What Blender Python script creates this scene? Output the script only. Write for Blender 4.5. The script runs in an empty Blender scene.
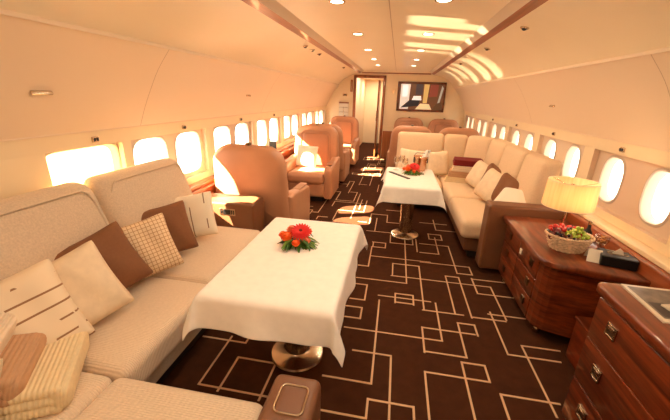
import bpy, bmesh, math, random
from mathutils import Vector, Matrix, noise
random.seed(7)
S = bpy.context.scene
COL = S.collection
PI = math.pi

# ---------------- camera, world, sun, exposure ----------------
def make_camera():
    f, px, py, ax, ay, roll = 332.0, 335.0, 210.0, 399.0, 97.7, math.radians(1.85)
    Y = Vector((ax-px, -(ay-py), -f)).normalized()
    u = Vector((math.cos(roll), -math.sin(roll), 0))
    Z = u.cross(Y).normalized(); X = Y.cross(Z)
    M = Matrix((X, Y, Z)).to_4x4()
    cam = bpy.data.cameras.new('camera'); cam.sensor_width = 36; cam.lens = 36*f/670; cam.clip_start = .05
    o = bpy.data.objects.new('camera', cam); COL.objects.link(o)
    o.matrix_world = Matrix.Translation((.125, 0, 1.6)) @ M
    S.camera = o
make_camera()

W = bpy.data.worlds.new('world'); S.world = W; W.use_nodes = True
bg = W.node_tree.nodes['Background']; bg.inputs[0].default_value = (1.0, .90, .75, 1); bg.inputs[1].default_value = 9.0

def sun(name, d, e, col, ang):
    l = bpy.data.lights.new(name, 'SUN'); l.energy = e; l.color = col; l.angle = math.radians(ang)
    o = bpy.data.objects.new(name, l); COL.objects.link(o)
    o.rotation_euler = Vector(d).to_track_quat('-Z', 'Y').to_euler()
sun('sun', (1, .36, -.67), 230.0, (1, .80, .54), .5)
def glint(name, wy, d, cone, e):                   # sunlight thrown up through the left windows by the wing outside
    l = bpy.data.lights.new(name, 'SPOT'); l.energy = e; l.color = (1, .80, .55); l.spot_size = math.radians(cone); l.spot_blend = .35; l.shadow_soft_size = .10
    o = bpy.data.objects.new(name, l); COL.objects.link(o)
    d = Vector(d).normalized(); o.location = Vector((-1.85, wy, 1.03))-d*15
    o.rotation_euler = d.to_track_quat('-Z', 'Y').to_euler()
glint('glint_off_the_wing', 2.75, (1, .43, .49), 10.5, 26.0*2830)
glint('glint_off_the_wing_tip', 4.75, (3.15, 1.7, 1.02), 9.5, 42000)
S.view_settings.view_transform = 'Standard'; S.view_settings.look = 'None'
S.view_settings.gamma = 1; S.view_settings.use_curve_mapping = False
S.view_settings.exposure = -.45
try: S.cycles.max_bounces = 12; S.cycles.diffuse_bounces = 8; S.cycles.transparent_max_bounces = 16
except Exception: pass

# ---------------- materials ----------------
def lin(c): return tuple(((v/12.92) if v <= .04045 else ((v+.055)/1.055)**2.4) for v in c)
MATS = {}
def mat(name, col, rough=.6, metal=0, spec=.5, coat=0, emit=None, es=0, noise_amt=0, noise_scale=30, bump=0, bump_scale=200, kind='noise', trans=0, sheen=0, detail=3):
    if name in MATS: return MATS[name]
    m = bpy.data.materials.new(name); m.use_nodes = True; nt = m.node_tree; b = nt.nodes['Principled BSDF']
    c = lin(col)
    b.inputs['Base Color'].default_value = (*c, 1); b.inputs['Roughness'].default_value = rough
    b.inputs['Metallic'].default_value = metal; b.inputs['Specular IOR Level'].default_value = spec
    b.inputs['Coat Weight'].default_value = coat; b.inputs['Coat Roughness'].default_value = .06
    if sheen: b.inputs['Sheen Weight'].default_value = sheen
    if trans: b.inputs['Transmission Weight'].default_value = trans
    if emit: b.inputs['Emission Color'].default_value = (*lin(emit), 1); b.inputs['Emission Strength'].default_value = es
    tc = nt.nodes.new('ShaderNodeTexCoord')
    if noise_amt:
        n = nt.nodes.new('ShaderNodeTexNoise'); n.inputs['Scale'].default_value = noise_scale; n.inputs['Detail'].default_value = detail
        nt.links.new(tc.outputs['Object'], n.inputs['Vector'])
        r = nt.nodes.new('ShaderNodeMapRange'); r.inputs[1].default_value = .3; r.inputs[2].default_value = .7
        r.inputs[3].default_value = 1-noise_amt; r.inputs[4].default_value = 1+noise_amt
        nt.links.new(n.outputs['Fac'], r.inputs[0])
        h = nt.nodes.new('ShaderNodeHueSaturation'); h.inputs['Color'].default_value = (*c, 1)
        nt.links.new(r.outputs[0], h.inputs['Value']); nt.links.new(h.outputs[0], b.inputs['Base Color'])
    if bump:
        if kind == 'noise':
            t = nt.nodes.new('ShaderNodeTexNoise'); t.inputs['Scale'].default_value = bump_scale; t.inputs['Detail'].default_value = 2
        elif kind == 'wave':
            t = nt.nodes.new('ShaderNodeTexWave'); t.inputs['Scale'].default_value = bump_scale; t.inputs['Distortion'].default_value = 1.5
            t.bands_direction = 'Y'
        elif kind == 'rib':
            t = nt.nodes.new('ShaderNodeTexWave'); t.inputs['Scale'].default_value = bump_scale; t.inputs['Distortion'].default_value = .6
            t.bands_direction = 'X'
        else:
            t = nt.nodes.new('ShaderNodeTexVoronoi'); t.inputs['Scale'].default_value = bump_scale
        nt.links.new(tc.outputs['Object'], t.inputs['Vector'])
        bp = nt.nodes.new('ShaderNodeBump'); bp.inputs['Strength'].default_value = bump; bp.inputs['Distance'].default_value = .004
        nt.links.new(t.outputs[0], bp.inputs['Height']); nt.links.new(bp.outputs[0], b.inputs['Normal'])
    MATS[name] = m; return m

def wood(name, dark, light, axis='Y', scale=(1, 1, 1), coat=.6):
    if name in MATS: return MATS[name]
    m = bpy.data.materials.new(name); m.use_nodes = True; nt = m.node_tree; b = nt.nodes['Principled BSDF']
    b.inputs['Roughness'].default_value = .28; b.inputs['Coat Weight'].default_value = coat; b.inputs['Coat Roughness'].default_value = .05
    tc = nt.nodes.new('ShaderNodeTexCoord'); mp = nt.nodes.new('ShaderNodeMapping'); mp.inputs['Scale'].default_value = scale
    nt.links.new(tc.outputs['Object'], mp.inputs['Vector'])
    n = nt.nodes.new('ShaderNodeTexNoise'); n.inputs['Scale'].default_value = 1; n.inputs['Detail'].default_value = 6; n.inputs['Roughness'].default_value = .65
    nt.links.new(mp.outputs[0], n.inputs['Vector'])
    cr = nt.nodes.new('ShaderNodeValToRGB'); cr.color_ramp.elements[0].position = .36; cr.color_ramp.elements[1].position = .66
    cr.color_ramp.elements[0].color = (*lin(dark), 1); cr.color_ramp.elements[1].color = (*lin(light), 1)
    nt.links.new(n.outputs['Fac'], cr.inputs[0]); nt.links.new(cr.outputs[0], b.inputs['Base Color'])
    MATS[name] = m; return m

def grid_mat(name, base, line, sc=26, width=.1, vertical=True):
    """cream cloth with thin coloured woven lines"""
    m = bpy.data.materials.new(name); m.use_nodes = True; nt = m.node_tree; b = nt.nodes['Principled BSDF']; b.inputs['Roughness'].default_value = .85
    tc = nt.nodes.new('ShaderNodeTexCoord'); sep = nt.nodes.new('ShaderNodeSeparateXYZ'); nt.links.new(tc.outputs['Object'], sep.inputs[0])
    outs = []
    for ax in ('X', 'Z') if vertical else ('Z',):
        a = nt.nodes.new('ShaderNodeMath'); a.operation = 'MULTIPLY'; a.inputs[1].default_value = sc; nt.links.new(sep.outputs[ax], a.inputs[0])
        fr = nt.nodes.new('ShaderNodeMath'); fr.operation = 'FRACT'; nt.links.new(a.outputs[0], fr.inputs[0])
        lt = nt.nodes.new('ShaderNodeMath'); lt.operation = 'LESS_THAN'; lt.inputs[1].default_value = width; nt.links.new(fr.outputs[0], lt.inputs[0]); outs.append(lt)
    if vertical:
        mx = nt.nodes.new('ShaderNodeMath'); mx.operation = 'MAXIMUM'; nt.links.new(outs[0].outputs[0], mx.inputs[0]); nt.links.new(outs[1].outputs[0], mx.inputs[1])
    else:
        n = nt.nodes.new('ShaderNodeTexNoise'); n.inputs['Scale'].default_value = 9; nt.links.new(tc.outputs['Object'], n.inputs['Vector'])
        g = nt.nodes.new('ShaderNodeMath'); g.operation = 'GREATER_THAN'; g.inputs[1].default_value = .47; nt.links.new(n.outputs['Fac'], g.inputs[0])
        mx = nt.nodes.new('ShaderNodeMath'); mx.operation = 'MULTIPLY'; nt.links.new(outs[0].outputs[0], mx.inputs[0]); nt.links.new(g.outputs[0], mx.inputs[1])
    mix = nt.nodes.new('ShaderNodeMix'); mix.data_type = 'RGBA'
    mix.inputs['A'].default_value = (*lin(base), 1); mix.inputs['B'].default_value = (*lin(line), 1)
    nt.links.new(mx.outputs[0], mix.inputs['Factor']); nt.links.new(mix.outputs['Result'], b.inputs['Base Color'])
    MATS[name] = m; return m

def pane_mat():
    m = bpy.data.materials.new('window_acrylic'); m.use_nodes = True; nt = m.node_tree; nt.nodes.clear()
    o = nt.nodes.new('ShaderNodeOutputMaterial'); t = nt.nodes.new('ShaderNodeBsdfTransparent'); g = nt.nodes.new('ShaderNodeBsdfGlossy')
    g.inputs['Roughness'].default_value = .03; mx = nt.nodes.new('ShaderNodeMixShader'); mx.inputs[0].default_value = .06
    t.inputs[0].default_value = (.96, .96, .95, 1)
    nt.links.new(t.outputs[0], mx.inputs[1]); nt.links.new(g.outputs[0], mx.inputs[2]); nt.links.new(mx.outputs[0], o.inputs[0])
    MATS['pane'] = m; return m
def clear_mat(name, tint=(.95, .93, .9), f=.12):
    m = bpy.data.materials.new(name); m.use_nodes = True; nt = m.node_tree; nt.nodes.clear()
    o = nt.nodes.new('ShaderNodeOutputMaterial'); t = nt.nodes.new('ShaderNodeBsdfTransparent'); g = nt.nodes.new('ShaderNodeBsdfGlossy')
    fr = nt.nodes.new('ShaderNodeLayerWeight'); fr.inputs[0].default_value = .35
    g.inputs['Roughness'].default_value = .02; mx = nt.nodes.new('ShaderNodeMixShader'); t.inputs[0].default_value = (*tint, 1)
    nt.links.new(fr.outputs['Facing'], mx.inputs[0]); nt.links.new(t.outputs[0], mx.inputs[1]); nt.links.new(g.outputs[0], mx.inputs[2]); nt.links.new(mx.outputs[0], o.inputs[0])
    MATS[name] = m; return m
def shade_mat(name, col, emit=None, es=0, mixv=.5):
    m = bpy.data.materials.new(name); m.use_nodes = True; nt = m.node_tree; nt.nodes.clear()
    o = nt.nodes.new('ShaderNodeOutputMaterial'); d = nt.nodes.new('ShaderNodeBsdfDiffuse'); t = nt.nodes.new('ShaderNodeBsdfTranslucent')
    tc = nt.nodes.new('ShaderNodeTexCoord'); w = nt.nodes.new('ShaderNodeTexNoise'); w.inputs['Scale'].default_value = 1
    mp = nt.nodes.new('ShaderNodeMapping'); mp.inputs['Scale'].default_value = (60, 60, 3); nt.links.new(tc.outputs['Object'], mp.inputs[0]); nt.links.new(mp.outputs[0], w.inputs['Vector'])
    cr = nt.nodes.new('ShaderNodeValToRGB'); cr.color_ramp.elements[0].position = .35; cr.color_ramp.elements[1].position = .65
    c = lin(col); cr.color_ramp.elements[0].color = (c[0]*.93, c[1]*.88, c[2]*.8, 1); cr.color_ramp.elements[1].color = (*c, 1); nt.links.new(w.outputs['Fac'], cr.inputs[0])
    nt.links.new(cr.outputs[0], d.inputs[0]); nt.links.new(cr.outputs[0], t.inputs[0])
    mx = nt.nodes.new('ShaderNodeMixShader'); mx.inputs[0].default_value = mixv
    nt.links.new(d.outputs[0], mx.inputs[1]); nt.links.new(t.outputs[0], mx.inputs[2]); nt.links.new(mx.outputs[0], o.inputs[0])
    MATS[name] = m; return m

CREAM = mat('cream_liner', (.94, .87, .73), .45, noise_amt=.02, noise_scale=3)
CEILM = mat('ceiling_liner', (.95, .89, .76), .35, noise_amt=.015, noise_scale=2)
SIDE = mat('sidewall_liner', (.92, .84, .73), .5)
WPAN = mat('window_panel', (.87, .79, .70), .5)
TRIMW = wood('ceiling_trim_wood', (.50, .27, .15), (.66, .38, .22), scale=(30, 1.5, 30), coat=.3)
VENEER = wood('dark_veneer', (.27, .09, .03), (.54, .24, .10), scale=(5, 1.6, 34))
VENEERX = wood('veneer_cross', (.36, .13, .05), (.54, .24, .10), scale=(1.3, 5, 24))
VTOP = wood('veneer_top', (.30, .11, .035), (.54, .24, .10), scale=(16, 1.5, 5), coat=.8)
LEDGEW = wood('ledge_wood', (.48, .22, .10), (.64, .33, .16), scale=(20, 1.2, 14), coat=.5)
DOORW = wood('door_wood', (.50, .26, .13), (.66, .40, .22), scale=(14, 14, 1.2), coat=.5)
LEATHER = mat('tan_leather', (.73, .53, .40), .42, spec=.45, noise_amt=.05, noise_scale=6, bump=.12, bump_scale=160, kind='voronoi')
LEATHER2 = mat('tan_leather_panel', (.67, .47, .35), .42, spec=.45, noise_amt=.05, noise_scale=6, bump=.12, bump_scale=160, kind='voronoi')
ARML = mat('brown_leather', (.46, .30, .20), .42, spec=.45, noise_amt=.06, noise_scale=8, bump=.1, bump_scale=150, kind='voronoi')
PIPING = mat('piping', (.36, .22, .14), .5)
BOUCLE = mat('boucle_fabric', (.82, .75, .66), .95, noise_amt=.10, noise_scale=110, bump=.6, bump_scale=230, sheen=.2)
SEATF = mat('ribbed_seat_fabric', (.88, .80, .70), .95, noise_amt=.05, noise_scale=90, bump=.5, bump_scale=34, kind='wave', sheen=.2)
SEATR = mat('smooth_beige_fabric', (.87, .77, .64), .9, noise_amt=.05, noise_scale=80, bump=.3, bump_scale=200)
PLINTH = mat('plinth_black', (.13, .08, .06), .6)
LINEN = mat('white_damask', (.95, .93, .90), .7, noise_amt=.03, noise_scale=22, bump=.25, bump_scale=26, detail=6)
CHROME = mat('chrome', (.80, .74, .66), .18, metal=1)
BRUSH = mat('brushed_steel', (.78, .71, .62), .24, metal=1, noise_amt=.06, noise_scale=8)
BRONZE = mat('bronze_pull', (.46, .40, .33), .3, metal=1)
BROWNP = mat('brown_cushion_cloth', (.50, .33, .21), .8, noise_amt=.05, noise_scale=60, bump=.2, bump_scale=300)
CREAMP = mat('cream_cushion_cloth', (.90, .83, .72), .85, noise_amt=.06, noise_scale=24, bump=.3, bump_scale=40, detail=6)
WHITEP = mat('white_cushion_cloth', (.94, .90, .83), .85, bump=.2, bump_scale=120)
CHECKP = grid_mat('checked_cushion_cloth', (.90, .81, .68), (.70, .55, .40), 42, .16)
STRIPEP = grid_mat('striped_cushion_cloth', (.92, .85, .74), (.60, .44, .30), 15, .13, False)
RED = mat('dark_red_knit', (.45, .05, .06), .9, bump=.5, bump_scale=30, kind='rib')
WHITEK = mat('off_white_knit', (.90, .83, .73), .95, bump=.9, bump_scale=20, kind='rib', noise_amt=.04, noise_scale=60)
TANK = mat('tan_knit', (.76, .60, .46), .95, bump=.9, bump_scale=20, kind='rib', noise_amt=.04, noise_scale=60)
CREAMK = mat('cream_knit', (.90, .82, .66), .95, bump=.9, bump_scale=20, kind='rib', noise_amt=.04, noise_scale=60)
BLACK = mat('matte_black', (.07, .06, .06), .4)
DKGREY = mat('dark_grey', (.16, .14, .13), .45)
PAPER = mat('paper', (.90, .87, .80), .5)
GREEN = mat('leaf_green', (.25, .40, .12), .55, noise_amt=.25, noise_scale=60)
GREEN2 = mat('leaf_light_green', (.45, .58, .22), .55, noise_amt=.2, noise_scale=60)
REDP = mat('gerbera_red', (.86, .10, .06), .6)
ORANGE = mat('rose_orange', (.94, .42, .14), .6, noise_amt=.1, noise_scale=80)
PINK = mat('bloom_salmon', (.93, .55, .40), .6)
GRAPE = mat('green_grape', (.66, .74, .26), .25, spec=.6)
DGRAPE = mat('dark_grape', (.16, .08, .14), .25, spec=.6)
BERRY = mat('strawberry_red', (.72, .10, .08), .35)
PLUM = mat('plum_red', (.42, .10, .12), .3)
FRAMEM = mat('window_frame_plastic', (.80, .74, .67), .4)
WICKER = mat('wicker', (.86, .74, .60), .6, noise_amt=.2, noise_scale=50)
NAVY = mat('carpet_brown', (.27, .15, .085), .95, spec=.1, noise_amt=.16, noise_scale=14, bump=.5, bump_scale=400, detail=6)
CLINE = mat('carpet_line', (.82, .68, .53), .95, spec=.1, noise_amt=.08, noise_scale=200)
PANE = pane_mat(); GLASS = clear_mat('drinking_glass')

# ---------------- mesh builder ----------------
class MB:
    def __init__(s): s.v = []; s.f = []; s.m = []; s.mats = []
    def _mi(s, m):
        if m not in s.mats: s.mats.append(m)
        return s.mats.index(m)
    def add(s, vs, fs, m, M=None):
        k = len(s.v); mi = s._mi(m)
        for p in vs:
            p = Vector(p); s.v.append(tuple(M @ p if M is not None else p))
        for f in fs: s.f.append([i+k for i in f]); s.m.append(mi)
    def box(s, a, b, m, M=None, r=0):
        if r: return s.rbox(a, b, r, m, M)
        x0, y0, z0 = a; x1, y1, z1 = b
        s.add([(x0,y0,z0),(x1,y0,z0),(x1,y1,z0),(x0,y1,z0),(x0,y0,z1),(x1,y0,z1),(x1,y1,z1),(x0,y1,z1)],
              [(0,3,2,1),(4,5,6,7),(0,1,5,4),(1,2,6,5),(2,3,7,6),(3,0,4,7)], m, M)
    def rbox(s, a, b, r, m, M=None, k=4, mid=6, puff=(0,0,0), fn=None):
        a = Vector(a); b = Vector(b); c = (a+b)/2; h = (b-a)/2; r = min(r, min(h)*.999)
        def ax(hh):
            e = [hh*0 + (-hh + r*(1-math.cos(i/k*PI/2))) for i in range(k)]
            inn = hh-r
            mids = [-inn + 2*inn*i/mid for i in range(mid+1)]
            return e + mids + [-t for t in reversed(e)]
        A = [ax(h[i]) for i in range(3)]; n = [len(t) for t in A]; idx = {}; vs = []; fs = []
        def V(i, j, l):
            key = (i, j, l)
            if key not in idx:
                p = Vector((A[0][i], A[1][j], A[2][l]))
                q = Vector([max(-(h[t]-r), min(h[t]-r, p[t])) for t in range(3)]); d = p-q
                if d.length > 1e-9: p = q + d.normalized()*r
                u = [p[t]/h[t] for t in range(3)]
                for t in range(3):
                    if puff[t]:
                        o = [u[w] for w in range(3) if w != t]
                        p[t] += puff[t]*u[t]*(1-o[0]**4)*(1-o[1]**4)
                if fn: p = fn(p, u)
                idx[key] = len(vs); vs.append(p+c)
            return idx[key]
        for t in range(3):
            o = [w for w in range(3) if w != t]
            for side in (0, n[t]-1):
                for i in range(n[o[0]]-1):
                    for j in range(n[o[1]]-1):
                        q = []
                        for (di, dj) in ((0,0),(1,0),(1,1),(0,1)):
                            ii = [0,0,0]; ii[t] = side; ii[o[0]] = i+di; ii[o[1]] = j+dj; q.append(V(*ii))
                        flip = (side == 0) ^ (t == 1)
                        fs.append(q[::-1] if flip else q)
        s.add(vs, fs, m, M)
    def prism(s, pts, d0, d1, m, axis='y', M=None):
        n = len(pts)
        def P(u, v, d): return {'x': (d, u, v), 'y': (u, d, v), 'z': (u, v, d)}[axis]
        vs = [P(u, v, d0) for u, v in pts]+[P(u, v, d1) for u, v in pts]
        s.add(vs, [list(range(n)), list(range(2*n-1, n-1, -1))]+[[i, n+i, n+(i+1) % n, (i+1) % n] for i in range(n)], m, M)
    def lathe(s, prof, m, M=None, n=24, cap=True):
        vs = []; fs = []
        for r, z in prof:
            for i in range(n): t = 2*PI*i/n; vs.append((r*math.cos(t), r*math.sin(t), z))
        for j in range(len(prof)-1):
            for i in range(n): fs.append([j*n+i, j*n+(i+1) % n, (j+1)*n+(i+1) % n, (j+1)*n+i])
        if cap:
            if prof[0][0] > 1e-5: fs.append(list(range(n-1, -1, -1)))
            if prof[-1][0] > 1e-5: fs.append([(len(prof)-1)*n+i for i in range(n)])
        s.add(vs, fs, m, M)
    def tube(s, pts, r, m, M=None, n=8, closed=False):
        pts = [Vector(p) for p in pts]; N = len(pts); vs = []; fs = []
        up = None
        for i, p in enumerate(pts):
            if closed: d = (pts[(i+1) % N]-pts[i-1]).normalized()
            else: d = (pts[min(i+1, N-1)]-pts[max(i-1, 0)]).normalized()
            if up is None: up = Vector((0,0,1)) if abs(d.z) < .9 else Vector((1,0,0))
            a = d.cross(up).normalized(); b = a.cross(d); up = b
            rr = r[i] if isinstance(r, (list, tuple)) else r
            for j in range(n): t = 2*PI*j/n; vs.append(p+a*rr*math.cos(t)+b*rr*math.sin(t))
        for i in range(N if closed else N-1):
            for j in range(n): fs.append([i*n+j, i*n+(j+1) % n, ((i+1) % N)*n+(j+1) % n, ((i+1) % N)*n+j])
        if not closed: fs += [list(range(n-1, -1, -1)), [(N-1)*n+j for j in range(n)]]
        s.add(vs, fs, m, M)
    def ball(s, c, r, m, n=12, k=8, sc=(1,1,1), M=None):
        MM = (M or Matrix()) @ Matrix.Translation(c) @ Matrix.Diagonal((*sc, 1))
        s.lathe([(r*math.sin(PI*i/k)+(1e-5 if i in (0, k) else 0), -r*math.cos(PI*i/k)) for i in range(k+1)], m, MM, n, False)
    def slab(s, out, y0, y1, r, m, M=None, dome0=0, dome1=0, k=4):
        """solid from a 2D outline in x,z (counter-clockwise), depth y0 (front) .. y1 (back), rounded rims, domed faces"""
        n = len(out); O = [Vector(p) for p in out]; N = []
        for i in range(n):
            d = (O[(i+1) % n]-O[i-1]).normalized(); N.append(Vector((d.y, -d.x)))
        c = sum(O, Vector((0, 0)))/n; rings = []
        def ring(ins, y): rings.append([(O[i].x-N[i].x*ins, y, O[i].y-N[i].y*ins) for i in range(n)])
        def shr(t, y): rings.append([((O[i].x-N[i].x*r-c.x)*t+c.x, y, (O[i].y-N[i].y*r-c.y)*t+c.y) for i in range(n)])
        for t in (.02, .3, .55, .8): shr(t, y0-dome0*(1-t**3))
        for i in range(k+1): a = i/k*PI/2; ring(r*(1-math.sin(a)), y0+r*(1-math.cos(a)))
        for i in range(k+1): a = i/k*PI/2; ring(r*(1-math.cos(a)), y1-r*(1-math.sin(a)))
        for t in (.8, .55, .3, .02): shr(t, y1+dome1*(1-t**3))
        vs = [p for rg in rings for p in rg]; fs = []
        for j in range(len(rings)-1):
            for i in range(n): fs.append([j*n+i, j*n+(i+1) % n, (j+1)*n+(i+1) % n, (j+1)*n+i])
        fs.append(list(range(n-1, -1, -1))); fs.append([(len(rings)-1)*n+i for i in range(n)])
        s.add(vs, fs, m, M)
    def build(s, name, parent=None, smooth=True, ang=40, **kw):
        me = bpy.data.meshes.new(name); me.from_pydata(s.v, [], s.f)
        for m in s.mats: me.materials.append(m)
        me.polygons.foreach_set('material_index', s.m)
        bm = bmesh.new(); bm.from_mesh(me); bmesh.ops.recalc_face_normals(bm, faces=bm.faces); bm.to_mesh(me); bm.free()
        if smooth:
            me.shade_smooth()
            try: me.set_sharp_from_angle(angle=math.radians(ang))
            except Exception: pass
        o = bpy.data.objects.new(name, me); COL.objects.link(o)
        if parent: o.parent = parent
        for k_, v_ in kw.items(): o[k_] = v_
        return o
def empty(name, label, cat, loc=(0,0,0), rz=0, group=None):
    o = bpy.data.objects.new(name, None); COL.objects.link(o); o.location = loc; o.rotation_euler = (0,0,rz); o.empty_display_size = .1
    o['label'] = label; o['category'] = cat
    if group: o['group'] = group
    return o
def tag(o, label, cat, group=None):
    o['label'] = label; o['category'] = cat
    if group: o['group'] = group
    return o
def copy_tree(o, loc=None, rz=None, label=None, group=None):
    def rec(a, par):
        c = a.copy(); COL.objects.link(c)
        if par: c.parent = par
        for ch in list(a.children): rec(ch, c)
        return c
    c = rec(o, None)
    if loc: c.location = loc
    if rz is not None: c.rotation_euler = (0, 0, rz)
    if label: c['label'] = label
    if group: c['group'] = group
    return c
def RT(loc=(0,0,0), rx=0, ry=0, rz=0, s=None):
    M = Matrix.Translation(loc) @ Matrix.Rotation(rz, 4, 'Z') @ Matrix.Rotation(ry, 4, 'Y') @ Matrix.Rotation(rx, 4, 'X')
    return M
def rrect(w, z0, z1, rt, rb, taper=0, n=6):
    """counter-clockwise outline in x,z"""
    h = w/2; P = []
    for cx, cz, r, a0 in ((h-rb, z0+rb, rb, -PI/2), (h-taper-rt, z1-rt, rt, 0), (-h+taper+rt, z1-rt, rt, PI/2), (-h+rb, z0+rb, rb, PI)):
        for i in range(n+1): a = a0+i/n*PI/2; P.append((cx+r*math.cos(a), cz+r*math.sin(a)))
    return dens(P)
def dens(P, step=.06):
    Q = []
    for i in range(len(P)):
        a, b = P[i], P[(i+1) % len(P)]; d = math.dist(a, b); k = max(1, int(d/step))
        for j in range(k): Q.append((a[0]+(b[0]-a[0])*j/k, a[1]+(b[1]-a[1])*j/k))
    return Q

# ================= the cabin shell =================
Y0, Y1 = -1.6, 9.3
COVE = [(.925,2.172),(1.10,2.135),(1.25,2.07),(1.37,1.99),(1.465,1.888)]
PAN = [(1.472,1.868),(1.58,1.735),(1.665,1.595),(1.735,1.465),(1.79,1.342)]
def strip(mb, prof, m, s, y0=Y0, y1=Y1):
    vs = [(s*x, y, z) for y in (y0, y1) for x, z in prof]; n = len(prof)
    mb.add(vs, [[i, i+1, n+i+1, n+i] for i in range(n-1)], m)
def smoothprof(P, k=4):
    Q = []
    for i in range(len(P)-1):
        p0 = P[max(i-1,0)]; p1 = P[i]; p2 = P[i+1]; p3 = P[min(i+2, len(P)-1)]
        for j in range(k):
            t = j/k
            Q.append(tuple(.5*((2*p1[a])+(-p0[a]+p2[a])*t+(2*p0[a]-5*p1[a]+4*p2[a]-p3[a])*t*t+(-p0[a]+3*p1[a]-3*p2[a]+p3[a])*t**3) for a in (0,1)))
    return Q+[P[-1]]
CV, PN = smoothprof(COVE), smoothprof(PAN)
SEAM = mat('panel_seam', (.74, .64, .52), .6)
mb = MB()
mb.add([(-.8,Y0,2.23),(.8,Y0,2.23),(.8,Y1,2.23),(-.8,Y1,2.23)], [(0,1,2,3)], CEILM)
for s in (-1, 1): strip(mb, [(.80,2.23),(.815,2.222),(.865,2.185)], mat('ceiling_riser', (.86, .80, .71), .5), s)  # sloped riser: its shading is put into a greyer base colour
mb.box((-.003, Y0, 2.2275), (.003, Y1, 2.2295), SEAM)
mb.add([(-.87,Y1-.14,2.185),(.87,Y1-.14,2.185),(.80,Y1-.2,2.23),(-.80,Y1-.2,2.23)], [(0,1,2,3)], CEILM)
for s in (-1, 1): strip(mb, CV, CEILM, s)
mb.build('ceiling', kind='structure')
for nm, s in (('trim_1', -1), ('trim_2', 1)):
    mb = MB(); mb.prism([(s*.862,2.188),(s*.935,2.165),(s*.935,2.185),(s*.862,2.21)], Y0, Y1-.09, TRIMW); mb.build(nm, kind='structure')
mb = MB(); mb.prism([(Y1-.15,2.186),(Y1-.09,2.165),(Y1-.09,2.20),(Y1-.15,2.21)], -.86, .86, TRIMW, 'x'); mb.build('trim_3', kind='structure')
mb = MB(); mb.box((-.93,Y1-.095,2.15),(.93,Y1,2.185), CEILM); mb.build('trim_4', kind='structure')

WC = [1.52+1.18*i for i in range(-3, 7)]            # centres of the window recesses
WX, RX, OX = 1.81, 1.855, 1.915                     # wall, recess back, outer skin
ZB, ZT = .80, 1.24
def oval(cy, cz, hw, hh, n=48, p=2.7):
    P = []
    for i in range(n):
        t = 2*PI*i/n; c, q = math.cos(t), math.sin(t)
        P.append((cy+hw*math.copysign(abs(c)**(2/p), c), cz+hh*math.copysign(abs(q)**(2/p), q)))
    return P
def to_rect(cy, cz, y0, y1, z0, z1, n=48):
    P = []
    for i in range(n):
        t = 2*PI*i/n; c, q = math.cos(t), math.sin(t); hy = (y1-y0)/2; hz = (z1-z0)/2; k = 1/max(abs(c), abs(q))
        P.append(((y0+y1)/2+c*k*hy, (z0+z1)/2+q*k*hz))
    return P
def side(s, name):
    mb = MB()
    strip(mb, [(1.465,1.89),(1.458,1.88),(1.458,1.866),(1.472,1.868)], SIDE, s)
    strip(mb, PN, SIDE, s)
    strip(mb, [(1.79,1.342),(1.788,1.334),(1.80,1.334)], SIDE, s)
    strip(mb, [(1.80,1.334),(WX,ZT)], CREAM, s); strip(mb, [(WX,ZB),(WX+.01,.0)], CREAM, s)
    ys = [Y0]
    rec = []
    for c in WC:
        a, b = c-.51, c+.51
        if s < 0 and abs(c-1.52) < .01: a, b = 1.55, 2.11
        if s < 0 and c < 1: continue
        if s > 0 and c < .3: continue
        if b > Y1-.05: continue
        rec.append((a, b, c)); ys += [a, b]
    ys.append(Y1)
    for i in range(0, len(ys), 2):
        mb.add([(s*WX,ys[i],ZB),(s*WX,ys[i+1],ZB),(s*WX,ys[i+1],ZT),(s*WX,ys[i],ZT)], [(0,1,2,3)], CREAM)
    for a, b, c in rec:                              # reveals of the recess
        R = [(a,ZB),(b,ZB),(b,ZT),(a,ZT)]
        mb.add([(s*WX,*p) for p in R]+[(s*RX,*p) for p in R], [[i,(i+1)%4,4+(i+1)%4,4+i] for i in range(4)], WPAN)
    for k in range(4):
        y = 2.29+2.36*k-(2.36 if k == 3 else 0)*0
        if y < Y1:
            P = [(x-.0015, z) for x, z in PN]; vs = [(s*x, yy, z) for yy in (y-.0025, y+.0025) for x, z in P]; n = len(P)
            mb.add(vs, [[i, i+1, n+i+1, n+i] for i in range(n-1)], SEAM)
    mb.build(name, kind='structure')
    return rec
recs = {-1: side(-1, 'wall_left'), 1: side(1, 'wall_right')}
SHADEW = shade_mat('window_blind', (.97, .93, .84), mixv=.6)
wn = 1
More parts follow.
